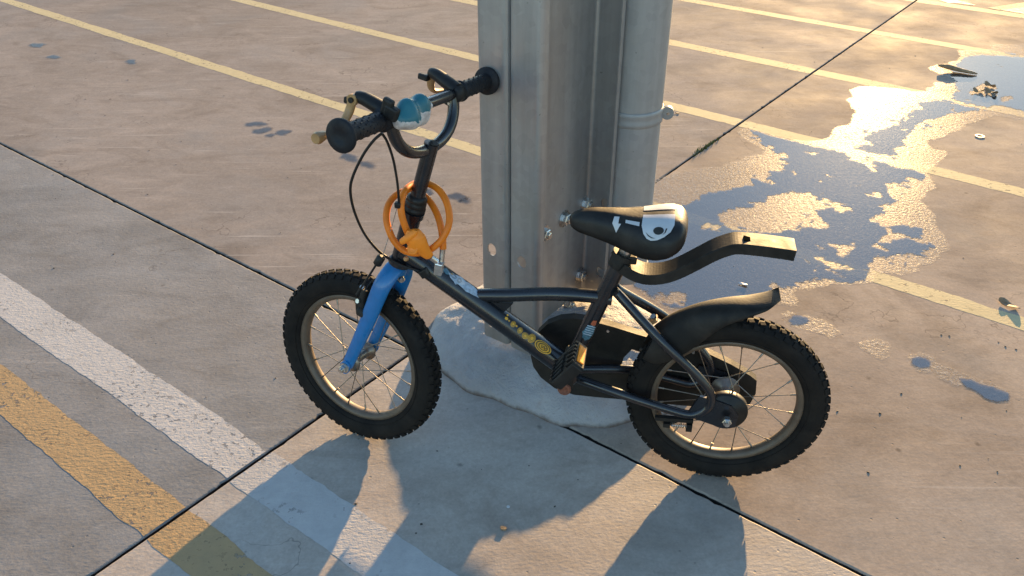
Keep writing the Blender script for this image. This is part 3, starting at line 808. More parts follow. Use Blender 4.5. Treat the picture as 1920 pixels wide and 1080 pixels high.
def wheel(mat4, hw, flr, phase, n=20, valve=None):
    w = link_mesh('wheel', RM, M['rim'], bike, mat4)
    link_mesh('tyre', TY, M['rubber'], w)
    link_mesh('hub', hub_mesh(hw, flr), M['spoke'], w)
    ms = {}
    for k in range(n):
        side = 1 if k % 2 == 0 else -1
        lace = R(62) * (1 if (k // 2) % 2 == 0 else -1)
        if (side, lace) not in ms: ms[(side, lace)] = spoke_mesh(side, lace, hw, flr)
        link_mesh('spoke', ms[(side, lace)], M['spoke'], w, Matrix.Rotation(-(2 * math.pi * k / n + phase), 4, 'Y'))
    if valve is not None:
        m = MB(); c, s_ = math.cos(valve), math.sin(valve)
        dd = Vector((c, 0, s_))
        m.tube([dd * 0.139, dd * 0.118], 0.0032, 10); m.tube([dd * 0.124, dd * 0.112], 0.0042, 10)
        m.build('valve', M['black_plastic'], w)
    return w
RH = Vector((0, 0, 0.2))
wheel(Matrix.Translation(RH), 0.040, 0.030, 0.10, 20, R(-38))
fh = SM @ Vector((0.0154, 0, -0.2745))
FWM = SM.copy(); FWM.translation = fh
wheel(FWM, 0.034, 0.021, 0.22, 20, R(70))

# ---- frame
BBp = Vector((0.320, 0, 0.236))
def head(t, x=0.0): return A0 + sz * t + sx * x
fr = MB()
fr.tube([head(-0.002), head(0.118, 0.008)], 0.0185, 24)
fr.tube([head(-0.004), head(0.008)], 0.0235, 24); fr.tube([head(0.108, 0.0075), head(0.120, 0.008)], 0.0225, 24)
DT0, DT1 = B(757, 468), BBp
fr.tube([DT0, DT1], [0.0225, 0.0235], 24)
ST1 = B(1165, 486)
fr.tube([BBp, ST1], 0.0160, 24)
tt = [B(898, 553), B(918, 553), B(960, 553), B(1040, 551), B(1110, 555), B(1148, 560)]
fr.tube(tt, [0.013, 0.0135, 0.0135, 0.0135, 0.0135, 0.0135], 20, sub=5)
fr.lathe([(0.020, -0.036), (0.022, -0.034), (0.022, 0.034), (0.020, 0.036)], 24, axis_m(BBp, (0, 1, 0)))
frame = fr.build('frame', M['black_paint'], bike)
# weld gusset under the top tube
m = MB()
g = [(B(905, 560), B(935, 566), B(962, 568), B(945, 584))]
def gus(a, b, t): return Vector((a, t, b))
m.plate([(p.x, p.z) for p in g[0]], [], gus, -0.004, 0.004)
m.build('gusset', M['black_paint'], frame)
# looped stays, one tube each side, with axle plate
for s in (1, -1):
    o = 0.050
    path = [B(1152, 540), B(1165, 552), B(1240, 640, 0.045), B(1300, 697, o), B(1327, 728, o), B(1334, 748, o), B(1325, 766, o), B(1296, 777, o), B(1255, 768, o), B(1180, 744, 0.045), B(1100, 716, 0.022), B(1078, 706, 0.012)]
    path = [Vector((p.x, s * p.y if abs(p.y) > 1e-6 else s * 0.010, p.z)) for p in path]
    m = MB(); m.tube(path, [0.0095] * 3 + [0.0088] * 6 + [0.0095] * 3, 16, sub=6)
    m.build('stay', M['black_paint'], frame)
    pl = [B(1312, 742, o), B(1338, 748, o), B(1372, 760, o), B(1384, 778, o), B(1378, 800, o), B(1350, 800, o), B(1310, 786, o), B(1285, 779, o)]
    m = MB(); m.plate([(p.x, p.z) for p in pl], [], lambda a, b, t: Vector((a, s * t, b)), o - 0.003, o + 0.003)
    m.build('dropout', M['black_paint'], frame)
    # axle nut and washer
    m = MB(); A = axis_m((0, s * 0.053, 0.2), (0, s, 0))
    m.lathe([(0.0135, 0), (0.0135, 0.009), (0.011, 0.0105)], 24, A); nut = None
    m2 = MB(); m2.lathe([(0.0095, 0.0105), (0.0095, 0.020), (0.0080, 0.0215)], 6, A, True, False); m2.lathe([(0.0048, 0.02), (0.0048, 0.0275)], 12, A)
    m2.build('axle_nut', M['chrome'], bike)
# hub drum cover on the left
m = MB(); A = axis_m((0.002, 0.030, 0.205), (0, 1, 0))
m.lathe([(0.040, 0), (0.0425, 0.002), (0.0425, 0.015), (0.0405, 0.0185), (0.018, 0.0200), (0.0165, 0.0225), (0.010, 0.0225)], 40, A)
m.build('hub_cover', M['black_plastic'], bike)
# reaction arm plate of the rear brake with spring and clamp
m = MB()
rb = [B(1228, 783, 0.03), B(1300, 788, 0.03)]
m.box((rb[0] + rb[1]) / 2, ((rb[0] - rb[1]).length, 0.010, 0.008), Matrix.Rotation(0.05, 3, 'Y'))
m.box(B(1292, 800, 0.03), (0.012, 0.012, 0.018)); m.box(B(1250, 795, 0.03), (0.014, 0.012, 0.010))
rear_brake = m.build('rear_brake', M['black_dusty'], bike)
m = MB()
p0, p1 = B(1260, 797, 0.03), B(1290, 799, 0.03)
m.tube([p0 + (p1 - p0) * (i / 60) + Vector((0, math.cos(i * 0.95), math.sin(i * 0.95))) * 0.0042 for i in range(61)], 0.0008, 6)
m.build('spring', M['chrome'], rear_brake)

# ---- decals printed on the tubes
def on_tube(px, py, p0, p1, r):
    """returns (axial position, angle) of the pixel on the left side of a tube"""
    d = (p1 - p0).normalized()
    q = B(px, py, r * 0.75)
    t = (q - p0).dot(d)
    w = (q - p0) - d * t
    n_ = Vector((0, 1, 0)).cross(d)          # in-plane normal
    h = w.dot(n_)
    return t, math.asin(max(-0.95, min(0.95, h / r)))
def patch(p0, p1, r0, poly, lift, holes=()):
    d = (p1 - p0).normalized(); n_ = Vector((0, 1, 0)).cross(d); y_ = Vector((0, 1, 0))
    def f(a, b, t): return p0 + d * a + (y_ * math.cos(b / r0) + n_ * math.sin(b / r0)) * (r0 + t)
    m = MB()
    # subdivide across so the print follows the curve
    loops = [[Vector((a, b, 0)) for a, b in l] for l in [poly] + list(holes)]
    tri = geometry.tessellate_polygon(loops); flat = [p for l in loops for p in l]
    bm = bmesh.new(); bv = [bm.verts.new(p) for p in flat]
    for q in tri:
        try: bm.faces.new([bv[i] for i in q])
        except ValueError: pass
    for _ in range(2): bmesh.ops.subdivide_edges(bm, edges=bm.edges[:], cuts=1, use_grid_fill=True)
    bm.verts.index_update()
    m.add([f(v.co.x, v.co.y, lift) for v in bm.verts], [[v.index for v in q.verts] for q in bm.faces], True)
    bm.free()
    return m
PXM = 1.0 / 940.0
RD = 0.0232
def coin(px, py, a, b, rings=True):
    t, th = on_tube(px, py, DT0, DT1, RD)
    c = (t, th * RD)
    d_ = patch(DT0, DT1, RD, oval(*c, a * PXM, b * PXM, 22), 0.0004).build('coin_print', M['coin'], frame)
    if rings:
        mm = MB()
        for fo in (0.86, 0.56):
            q = patch(DT0, DT1, RD, oval(*c, a * fo * PXM, b * fo * PXM, 22), 0.0008, [oval(*c, a * (fo - .1) * PXM, b * (fo - .12) * PXM, 22)])
            mm.add(q.v, q.f, True)
        if a > 12:
            for k in range(4):
                x = c[0] + (-4.5 + 3 * k) * PXM; sg = 1 if k % 2 == 0 else -1
                q = patch(DT0, DT1, RD, [(x - .6 * PXM, c[1] + sg * 2.6 * PXM), (x + 1.0 * PXM, c[1] + sg * 2.6 * PXM), (x + 3.4 * PXM, c[1] - sg * 2.6 * PXM), (x + 1.8 * PXM, c[1] - sg * 2.6 * PXM)], 0.0009)
                mm.add(q.v, q.f, True)
        mm.build('coin_rings', M['ink'], frame)
coin(1018, 651, 18.5, 10.5); coin(997, 635, 7.5, 9); coin(985, 629, 7, 6); coin(975, 620, 5.2, 6); coin(962, 609, 5, 6)
coin(968, 613, 2, 2, False); coin(949, 599, 3.6, 3, False); coin(952, 594, 2, 2, False); coin(954, 603, 1.6, 1.6, False)
coin(853, 517, 7.5, 5); coin(866, 523, 5, 6); coin(860, 519, 4, 4, False)
rnd = random.Random(3)
def splash(px, py, la, lb, p0, p1, r, n, mk, name, jag=0.35):
    t, th = on_tube(px, py, p0, p1, r)
    pts = [(t + la * PXM * math.cos(2 * math.pi * k / n) * (1 + rnd.uniform(-jag, jag)), th * r + lb * PXM * math.sin(2 * math.pi * k / n) * (1 + rnd.uniform(-jag, jag))) for k in range(n)]
    patch(p0, p1, r, pts, 0.0004 + rnd.random() * 0.0002).build(name, M[mk], frame)
splash(884, 527, 34, 11, DT0, DT1, RD, 26, 'pale_print', 'frame_print', 0.3)
splash(895, 536, 15, 6, DT0, DT1, RD, 16, 'teal_print', 'frame_print')
splash(873, 521, 9, 5, DT0, DT1, RD, 12, 'white_print', 'frame_print', 0.2)
splash(840, 507, 8, 6, DT0, DT1, RD, 10, 'teal_print', 'frame_print')
RSd = 0.0163
splash(1104, 622, 18, 11, BBp, ST1, RSd, 18, 'teal_print', 'frame_print', 0.18)
splash(1114, 604, 7, 5, BBp, ST1, RSd, 9, 'red_print', 'frame_print', 0.2)
t0, th0 = on_tube(1105, 620, BBp, ST1, RSd)
for k in range(5):
    a0 = t0 + (-9 + 5 * k) * PXM
    patch(BBp, ST1, RSd, [(a0, th0 * RSd - 8 * PXM), (a0 + 2 * PXM, th0 * RSd - 8 * PXM), (a0 + 3.6 * PXM, th0 * RSd), (a0 + 2 * PXM, th0 * RSd + 8 * PXM), (a0, th0 * RSd + 8 * PXM), (a0 + 1.6 * PXM, th0 * RSd)], 0.0009).build('print_stripe', M['pale_print'], frame)

# ---- fork (steering frame)
fork = empty('fork', SM, bike)
for s in (1, -1):
    pts = [(0.0, s * 0.004, -0.008), (0.0, s * 0.022, -0.016), (0.001, s * 0.0385, -0.042), (0.002, s * 0.0425, -0.075), (0.004, s * 0.0435, -0.13), (0.009, s * 0.0435, -0.20), (0.0154, s * 0.0435, -0.272)]
    m = MB(); m.tube(pts, [0.020, 0.0195, 0.0192, 0.0185, 0.0175, 0.0150, 0.0128], 20, sub=5, up=(1, 0, 0), ab=(1.0, 0.52))
    leg = m.build('fork_leg', M['blue_paint'], fork)
    m = MB(); m.plate(oval(0.0154, -0.2745, 0.0125, 0.0165, 18), [], lambda a, b, t: Vector((a, s * t, b)), 0.0495, 0.0530)
    m.build('fork_end', M['blue_paint'], leg)
    m = MB(); A = axis_m((0.0154, s * 0.053, -0.2745), (0, s, 0))
    m.lathe([(0.0115, 0), (0.0115, 0.0025)], 20, A, True, False); m.lathe([(0.0088, 0.0025), (0.0088, 0.0095), (0.0072, 0.011)], 6, A, True, False); m.lathe([(0.0046, 0.009), (0.0046, 0.017)], 12, A)
    m.build('axle_nut', M['chrome'], leg)
m = MB(); m.tube([(0, 0, 0.0), (0, 0, -0.030)], [0.0195, 0.0190], 22)
m.build('crown', M['blue_paint'], fork)
m = MB(); m.lathe([(0.0075, 0), (0.0075, 0.006), (0.005, 0.009)], 12, axis_m((-0.016, 0.006, -0.030), (-0.75, 0.65, 0)))
m.build('crown_bolt', M['chrome'], fork)

# ---- front rim brake
fb = empty('front_brake', SM, bike)
for s in (1, -1):
    m = MB()
    m.tube([(0.026, s * 0.036, -0.128), (0.034, s * 0.036, -0.105), (0.036, s * 0.034, -0.082)], [0.0085, 0.0075, 0.006], 12, sub=4)
    m.lathe([(0.011, -0.010), (0.0115, 0.006), (0.008, 0.010)], 16, axis_m((0.024, s * 0.040, -0.130), (1, 0, 0)))
    arm = m.build('brake_arm', M['black_dusty'], fb)
    m = MB(); m.box((0.026, s * 0.0225, -0.126), (0.042, 0.012, 0.012), Matrix.Rotation(0.4, 3, 'Y'), 0.002)
    m.build('brake_pad', M['black_plastic'], arm)
    m = MB(); m.tube([(0.006, s * 0.040, -0.130), (0.028, s * 0.040, -0.130)], 0.010, 14)
    m.build('brake_boss', M['blue_paint'], arm)
    m = MB(); m.lathe([(0.0055, 0), (0.0055, 0.006)], 6, axis_m((0.043, s * 0.030, -0.085), (0.3, s * 0.6, 0.5)), True, False); m.lathe([(0.005, 0), (0.005, 0.005)], 6, axis_m((0.037, s * 0.044, -0.108), (0.2, s, 0.3)), True, False)
    m.build('brake_bolt', M['chrome'], arm)
m = MB(); m.tube([(0.036, 0.034, -0.084), (0.040, 0.0, -0.072), (0.036, -0.034, -0.084)], 0.0014, 8, sub=5)
m.build('cross_wire', M['black_plastic'], fb)

# ---- headset, stem
stem = MB()
stem.tube([(0.008, 0, 0.118), (0.0185, 0, 0.262)], 0.0140, 22)
stem_o = stem.build('stem', M['black_paint'], bike, SM)
m = MB(); m.lathe([(0.0205, 0.119), (0.0215, 0.121), (0.0215, 0.127), (0.019, 0.129), (0.0205, 0.131), (0.0205, 0.138), (0.0185, 0.140), (0.0195, 0.142), (0.0195, 0.148), (0.016, 0.152), (0.0142, 0.153)], 24, axis_m((-0.001, 0, 0), (0.075, 0, 1)))
m.build('headset_rings', M['black_plastic'], stem_o)

# ---- handlebar with hoop
HBX, HBZ, HW = 0.0581, 0.3188, 0.240
hbm = MB()
hbm.tube([(HBX, -HW + 0.01, HBZ), (HBX, HW - 0.01, HBZ)], 0.0108, 18)
BOT = Vector((0.021, 0, 0.248))
top = Vector((HBX, 0, HBZ))
hoop = []
for k in range(25):
    ph = math.pi * k / 24
    w = math.sin(ph) ** 0.80
    y = 0.104 * math.copysign(abs(math.cos(ph)) ** 0.85, math.cos(ph))
    p = top.lerp(BOT, w); hoop.append(Vector((p.x, y, p.z)))
hbm.tube(hoop, 0.0112, 18)
hb = hbm.build('handlebar', M['black_paint'], bike, SM)
m = MB(); m.lathe([(0.0085, 0), (0.0085, 0.006), (0.006, 0.009)], 14, axis_m(BOT + Vector((-0.004, 0, 0.010)), (-0.45, 0, 0.9)))
m.build('stem_bolt', M['black_plastic'], hb)
for s in (1, -1):
    A = axis_m((HBX, 0, HBZ), (0, s, 0))
    prof = [(0.0112, 0.126), (0.020, 0.127), (0.0205, 0.130), (0.016, 0.133), (0.0152, 0.136)]
    for k in range(10):
        y = 0.140 + k * 0.0092
        prof += [(0.0160, y), (0.0162, y + 0.003), (0.0162, y + 0.006), (0.0160, y + 0.008)]
    prof += [(0.0165, 0.2325), (0.0265, 0.2340), (0.0280, 0.2360), (0.0280, 0.2405), (0.0255, 0.2430), (0.012, 0.2425), (0.010, 0.2405), (0.0, 0.2402)]
    m = MB(); m.lathe(prof, 28, A)
    grip = m.build('grip', M['grip'], hb)
    dots = MB()
    for k in range(8):
        for q in range(10):
            a = 2 * math.pi * (q + 0.5 * (k % 2)) / 10
            dots.lathe([(0.0019, -0.001), (0.0017, 0.0006), (0.0, 0.0008)], 6, axis_m((HBX + 0.0164 * math.cos(a), s * (0.1445 + k * 0.0092), HBZ + 0.0164 * math.sin(a)), (math.cos(a), 0, math.sin(a))))
    dots.build('grip_studs', M['grip'], grip)
# ---- brake levers
for s in (1, -1):
    lv = empty('brake_lever', SM, bike)
    m = MB()
    m.lathe([(0.0112, 0.098), (0.0185, 0.099), (0.0190, 0.1225), (0.0112, 0.124)], 24, axis_m((HBX, 0, HBZ), (0, s, 0)))
    m.tube([(HBX - 0.002, s * 0.110, HBZ + 0.008), (HBX + 0.022, s * 0.112, HBZ + 0.010), (HBX + 0.050, s * 0.116, HBZ + 0.011), (HBX + 0.064, s * 0.120, HBZ + 0.008)], [0.0155, 0.0145, 0.0130, 0.0105], 18, sub=5, up=(0, 0, 1), ab=(0.9, 1.0))
    m.box((HBX + 0.004, s * 0.104, HBZ - 0.016), (0.024, 0.018, 0.016), None, 0.003)
    br = m.build('lever_bracket', M['black_plastic'], lv)
    m = MB()
    m.lathe([(0.0098, -0.0035), (0.0102, 0), (0.0098, 0.0035)], 18, axis_m((HBX + 0.064, s * 0.128, HBZ + 0.004), (0, 1, 0)))
    m.tube([(HBX + 0.064, s * 0.128, HBZ + 0.004), (HBX + 0.063, s * 0.130, HBZ - 0.018), (HBX + 0.060, s * 0.145, HBZ - 0.034), (HBX + 0.052, s * 0.180, HBZ - 0.036), (HBX + 0.050, s * 0.212, HBZ - 0.036)], [0.0085, 0.0085, 0.0075, 0.0065, 0.007], 14, sub=5, up=(1, 0, 0), ab=(1, 0.62))
    m.tube([(HBX + 0.050, s * 0.206, HBZ - 0.036), (HBX + 0.049, s * 0.224, HBZ - 0.036), (HBX + 0.049, s * 0.230, HBZ - 0.036)], [0.0075, 0.0105, 0.0085], 16)
    blade = m.build('lever_blade', M['copper'], lv)
    m = MB(); m.lathe([(0.0050, -0.006), (0.0050, 0.006)], 12, axis_m((HBX + 0.064, s * 0.1285, HBZ + 0.004), (0, 1, 0)))
    m.build('pivot_screw', M['black_plastic'], blade)
    m = MB(); m.box((HBX + 0.074, s * 0.116, HBZ - 0.006), (0.022, 0.014, 0.012), Matrix.Rotation(0.2, 3, 'Y'), 0.003)
    m.build('cable_adjuster', M['black_plastic'], lv)
    m = MB(); m.lathe([(0.003, 0), (0.003, 0.003)], 8, axis_m((HBX - 0.004, s * 0.104 + 0.009, HBZ - 0.017), (0, 1, 0)))
    m.build('clamp_screw', M['chrome'], lv)

# ---- lumpy teal and white squeeze horn clamped to the bar
hc = S(773, 212, 0.030, 0)
horn_c = Vector((hc.x, hc.y, hc.z))
def horn_mesh():
    m = MB(); NA_, NT_ = 26, 36
    rings = []
    for i in range(NA_ + 1):
        u = i / NA_; x = (u - 0.5) * 0.092
        env = max(0.0, 1 - abs(2 * u - 1) ** 3.0) ** 0.5
        ring = []
        for k in range(NT_):
            a = 2 * math.pi * k / NT_
            lump = 0.0036 * math.cos((u * 2.6 + 0.22) * 2 * math.pi) * (0.6 + 0.4 * math.sin(a)) + 0.0022 * math.cos(3 * a + 4 * u)
            r = (0.0245 + lump) * env + 0.0004
            ring.append(Vector((r * math.cos(a) * 0.92, x, r * math.sin(a) * 1.05)))
        rings.append(ring)
    m.loft(rings, True, True, True)
    return m
horn_m = SM @ Matrix.Translation(horn_c) @ Matrix.Rotation(R(-6), 4, 'X')
horn = horn_mesh().build('horn', M['horn'], bike, horn_m)
m = MB(); m.lathe([(0.010, -0.050), (0.0095, -0.0435), (0.0045, -0.041)][::-1] if False else [(0.0085, 0.036), (0.0085, 0.046), (0.0042, 0.047), (0.0055, 0.056), (0.003, 0.057)], 16, axis_m((0, 0, -0.004), (0, -1, 0)))
m.build('horn_nozzle', M['horn'], horn)
m = MB(); m.box((0.012, 0.046, 0.010), (0.026, 0.014, 0.024), None, 0.004); m.box((0.022, 0.046, 0.016), (0.020, 0.012, 0.030), None, 0.004)
m.build('horn_clamp', M['black_plastic'], horn)

# ---- cables
def cable(name, pts, r, mk, sub=8):
    m = MB(); m.tube(pts, r, 10, sub=sub)
    return m.build(name, M[mk], bike)
cable('brake_cable', [B(716, 250, 0.090), B(700, 264, 0.098), B(680, 292, 0.100), B(662, 330, 0.098), B(657, 358, 0.092), B(664, 395, 0.080), B(682, 436, 0.060), B(706, 467, 0.040), B(728, 484, 0.026), B(752, 497, 0.023), B(776, 505, 0.024), B(796, 511, 0.024)], 0.0026, 'black_plastic')
cable('brake_cable', [B(716, 250, 0.086), B(726, 266, 0.080), B(737, 298, 0.066), B(744, 335, 0.052), B(747, 362, 0.044), B(748, 380, 0.040)], 0.0024, 'black_plastic')
cable('brake_wire', [B(747, 380, 0.040), B(733, 430, 0.040), B(718, 478, 0.045)], 0.0008, 'chrome', 2)
cable('brake_cable', [B(708, 492, 0.046), B(690, 520, 0.046), B(668, 553, 0.046)], 0.0022, 'black_plastic', 4)
m = MB(); q0, q1 = B(716, 480, 0.046), B(706, 497, 0.046)
dd = (q1 - q0); m.tube([q0, q0 + dd * .15, q0 + dd * .85, q1], [0.004, 0.0085, 0.0085, 0.004], 14)
m.build('cable_joint', M['black_plastic'], bike)
m = MB(); m.box(B(746, 384, 0.040), (0.012, 0.012, 0.012), None, 0.003)
m.build('cable_stop', M['black_plastic'], bike)
m = MB(); q = B(796, 511, 0.024); m.box(q, (0.018, 0.016, 0.016), Matrix.Rotation(0.6, 3, 'Y'), 0.002)
m.build('cable_stop', M['black_plastic'], bike)
cable('brake_wire', [B(818, 519, 0.020), B(910, 586, 0.018), B(1000, 652, 0.018), B(1022, 668, 0.018)], 0.0014, 'chrome', 2)
m = MB(); q = B(763, 484, 0.020); m.lathe([(0.005, 0), (0.005, 0.007), (0.003, 0.009)], 8, axis_m(q, (0.1, 1, 0.2)))
m.build('headset_screw', M['copper'], bike)

# ---- saddle, post, clamp
sd = MB()
secs = [(0.346, 0.004, 0.585, 0.579), (0.342, 0.013, 0.592, 0.570), (0.325, 0.021, 0.600, 0.564), (0.295, 0.027, 0.605, 0.560), (0.255, 0.034, 0.606, 0.553), (0.215, 0.048, 0.605, 0.546), (0.180, 0.063, 0.606, 0.543), (0.150, 0.071, 0.610, 0.546), (0.122, 0.071, 0.613, 0.554), (0.103, 0.062, 0.611, 0.564), (0.093, 0.046, 0.604, 0.572), (0.089, 0.020, 0.596, 0.580)]
secs = [(0.331 - (0.346 - a) * 0.829, b, c - 0.004, d - 0.001) for a, b, c, d in secs]
def sad_ring(s_, w, zt, zb, lift=0.0):
    ring = []
    for k in range(29):
        a = math.pi * k / 28
        c = math.cos(a); sn = math.sin(a)
        y = w * math.copysign(abs(c) ** 0.75, c)
        z = zb + (zt - zb) * sn ** 0.62
        ring.append(Vector((s_, y * (1 + lift), z + lift * 0.02)))
    for k in range(1, 8):
        y = -w + 2 * w * k / 8
        ring.append(Vector((s_, y * 0.9, zb + 0.006)))
    return ring
def sec_at(s_):
    for a, b in zip(secs, secs[1:]):
        if a[0] >= s_ >= b[0]:
            t = (a[0] - s_) / (a[0] - b[0])
            return [a[i] + (b[i] - a[i]) * t for i in range(4)]
fine = []
for a, b in zip(secs, secs[1:]):
    for k in range(4): fine.append([a[i] + (b[i] - a[i]) * k / 4 for i in range(4)])
fine.append(list(secs[-1]))
# smooth the section table
for _ in range(2):
    fine = [fine[0]] + [[(fine[i - 1][j] + 2 * fine[i][j] + fine[i + 1][j]) / 4 for j in range(4)] for i in range(1, len(fine) - 1)] + [fine[-1]]
sd.loft([sad_ring(*q) for q in fine], True, True, True)
saddle = sd.build('saddle', M['black_plastic'], bike)
def sad_pt(s_, a, lift):
    q = None
    for u, v in zip(fine, fine[1:]):
        if u[0] >= s_ >= v[0]:
            t = (u[0] - s_) / (u[0] - v[0] + 1e-9); q = [u[i] + (v[i] - u[i]) * t for i in range(4)]; break
    if q is None: q = fine[-1] if s_ < 0.2 else fine[0]
    c, sn = math.cos(a), max(0.0, math.sin(a))
    p = Vector((s_, q[1] * math.copysign(abs(c) ** 0.75, c), q[2 + 1] + (q[2] - q[3]) * sn ** 0.62))
    n_ = Vector((0, c * 0.9, 0.25 + sn)).normalized()
    return p + n_ * lift
SQ = lambda a: 0.331 - (0.346 - a) * 0.829
def sad_decal(name, poly, mk, lift=0.0007, holes=()):
    loops = [[Vector((SQ(a), b, 0)) for a, b in l] for l in [poly] + list(holes)]
    tri = geometry.tessellate_polygon(loops); flat = [p for l in loops for p in l]
    bm = bmesh.new(); bv = [bm.verts.new(p) for p in flat]
    for q in tri:
        try: bm.faces.new([bv[i] for i in q])
        except ValueError: pass
    for _ in range(3): bmesh.ops.subdivide_edges(bm, edges=bm.edges[:], cuts=1, use_grid_fill=True)
    bm.verts.index_update()
    mm = MB(); mm.add([sad_pt(v.co.x, v.co.y, lift) for v in bm.verts], [[v.index for v in q.verts] for q in bm.faces], True)
    bm.free()
    return mm.build(name, M[mk], saddle)
# patches in (s, angle) coordinates, angle 0 = left rim, pi/2 = ridge
eye = [(0.186, 1.50), (0.187, 0.98), (0.182, 0.66), (0.174, 0.50), (0.165, 0.45), (0.152, 0.48), (0.138, 0.58), (0.126, 0.74), (0.119, 1.02), (0.118, 1.50)]
sad_decal('saddle_print', eye, 'white_print')
sad_decal('saddle_print', [(s_, math.pi - a) for s_, a in eye[::-1]], 'white_print')
for sgn in (1, -1):
    def mir(l): return [(a, b) if sgn == 1 else (a, math.pi - b) for a, b in l]
    sad_decal('saddle_print', mir(oval(0.151, 0.82, 0.0110, 0.15, 20)), 'ink', 0.0012)
    sad_decal('saddle_print', mir([(0.178, 0.74), (0.172, 0.60), (0.164, 0.53), (0.156, 0.54), (0.164, 0.57), (0.171, 0.64)]), 'ink', 0.0012)
    sad_decal('saddle_print', mir([(0.133, 0.90), (0.136, 0.74), (0.143, 0.65), (0.138, 0.75), (0.136, 0.90)]), 'ink', 0.0012)
    sad_decal('saddle_print', mir([(0.222, 1.10), (0.192, 1.12), (0.192, 0.93), (0.222, 0.93)]), 'white_print')
    sad_decal('saddle_print', mir([(0.247, 1.15), (0.236, 1.2), (0.237, 0.80), (0.231, 0.82), (0.240, 0.35), (0.250, 0.72)]), 'white_print')
m = MB(); m.tube([ST1 - Vector((0, 0, 0.01)), B(1176, 462), B(1182, 445)], [0.0127] * 3, 18)
post = m.build('seat_post', M['chrome'], bike)
m = MB()
sdv = (ST1 - BBp).normalized()
m.tube([ST1 - sdv * 0.016, ST1 - sdv * 0.002, ST1 + sdv * 0.004], [0.0195, 0.0205, 0.0185], 22)
m.tube([ST1 + sdv * 0.005, ST1 + sdv * 0.015], [0.0225, 0.0215], 22)
m.box(ST1 + Vector((-0.020, 0.004, 0.006)), (0.018, 0.022, 0.016), None, 0.003)
seat_clamp = m.build('seat_clamp', M['black_dusty'], bike)

# ---- rear carrier arm: flat bent bar; shade of its opening is a dark block
edge = [(1172, 497), (1190, 509), (1212, 516), (1240, 515), (1268, 506), (1300, 490), (1335, 472), (1362, 462), (1385, 458), (1430, 462), (1475, 468), (1494, 471)]
CW = 0.0245
top_l = [B(x, y, CW) for x, y in edge]
pts2, _ = spline(top_l, [1] * len(top_l), 5)
m = MB(); rings = []
for i, p in enumerate(pts2):
    t = (pts2[min(i + 1, len(pts2) - 1)] - pts2[max(i - 1, 0)]); t.y = 0; t.normalize()
    n_ = Vector((t.z, 0, -t.x)); n_ = n_ if n_.z > 0 else -n_
    th = 0.0205
    ring = []
    for (y, d_) in ((CW - 0.0015, 0), (CW, -0.002), (CW, -th), (CW - 0.003, -th), (CW - 0.003, -0.004), (-CW + 0.003, -0.004), (-CW + 0.003, -th), (-CW, -th), (-CW, -0.002), (-CW + 0.0015, 0)):
        ring.append(Vector((p.x, y, p.z)) + n_ * d_)
    rings.append(ring)
m.loft(rings, True, True, False)
carrier = m.build('carrier_arm', M['black_dusty'], bike)
q = B(1402, 443, 0.002)
q.z = min(pts2, key=lambda p: abs(p.x - q.x)).z - 0.0011
m = MB(); m.box(q, (0.0135, 0.017, 0.0040), Matrix.Rotation(-0.19, 3, 'Y'))
m.build('slot_shade', M['slot_black'], carrier)

# ---- mudguard
ridge = [(1232, 607), (1250, 592), (1280, 577), (1320, 565), (1365, 559), (1410, 557), (1440, 553), (1462, 547)]
lows = [(1205, 672), (1232, 682), (1275, 668), (1315, 642), (1355, 614), (1400, 597), (1440, 582), (1464, 562)]
MWd = [0.030, 0.033, 0.035, 0.036, 0.036, 0.035, 0.032, 0.022]
rings = []
rp = [B(x, y, -0.012) for x, y in ridge]
lp = [B(x, y, w) for (x, y), w in zip(lows, MWd)]
rp, ww = spline(rp, MWd, 5); lp, _ = spline(lp, MWd, 5)
for a, b, w in zip(rp, lp, ww):
    ring = []
    for lay in (0, 1):
        seq = range(15) if lay == 0 else range(14, -1, -1)
        for k in seq:
            u = -1 + 2 * k / 14
            e = abs(u) ** 2.6
            y = w * math.sin(u * math.pi / 2) * (1 - 0.004 / w * lay * 0.6)
            x = a.x + (b.x - a.x) * e; z = a.z + (b.z - a.z) * e - 0.0025 * lay
            ring.append(Vector((x, y, z)))
    rings.append(ring)
m = MB(); m.loft(rings, True, True, True)
guard = m.build('mudguard', M['black_dusty'], bike)
m = MB(); m.box(B(1222, 602, 0.0), (0.026, 0.024, 0.006), Matrix.Rotation(0.7, 3, 'Y'), 0.002); m.box(B(1226, 625, 0.0), (0.006, 0.020, 0.05), Matrix.Rotation(0.5, 3, 'Y'), 0.001)
bk = m.build('mudguard_bracket', M['copper'], bike)
m = MB(); m.lathe([(0.006, 0), (0.006, 0.006)], 6, axis_m(B(1226, 596, 0.0), (0.4, 0.3, 0.8)), True, False)
m.build('bracket_bolt', M['chrome'], bk)

# ---- chain guard on the far side, chain, cranks, pedals
OG = -0.058
cg = [(995, 668), (998, 645), (1008, 625), (1026, 608), (1050, 599), (1075, 597), (1105, 601), (1150, 613), (1195, 627), (1260, 645), (1330, 664), (1372, 684), (1406, 704), (1419, 714), (1417, 738), (1405, 760), (1380, 762), (1300, 762), (1240, 757), (1180, 750), (1120, 745), (1075, 740), (1040, 728), (1014, 708), (1000, 688)]
ol = [B(x, y, OG) for x, y in cg]
hole = [B(x, y, OG) for x, y in ((1163, 690), (1170, 670), (1185, 655), (1206, 662), (1200, 680), (1192, 690))]
slot2 = [B(x, y, OG) for x, y in ((1140, 704), (1205, 716), (1200, 732), (1142, 722))]
m = MB()
XZ = lambda a, b, t: Vector((a, t, b))
m.plate([(p.x, p.z) for p in ol], [[(p.x, p.z) for p in hole]], XZ, OG - 0.003, OG)
n = len(ol)
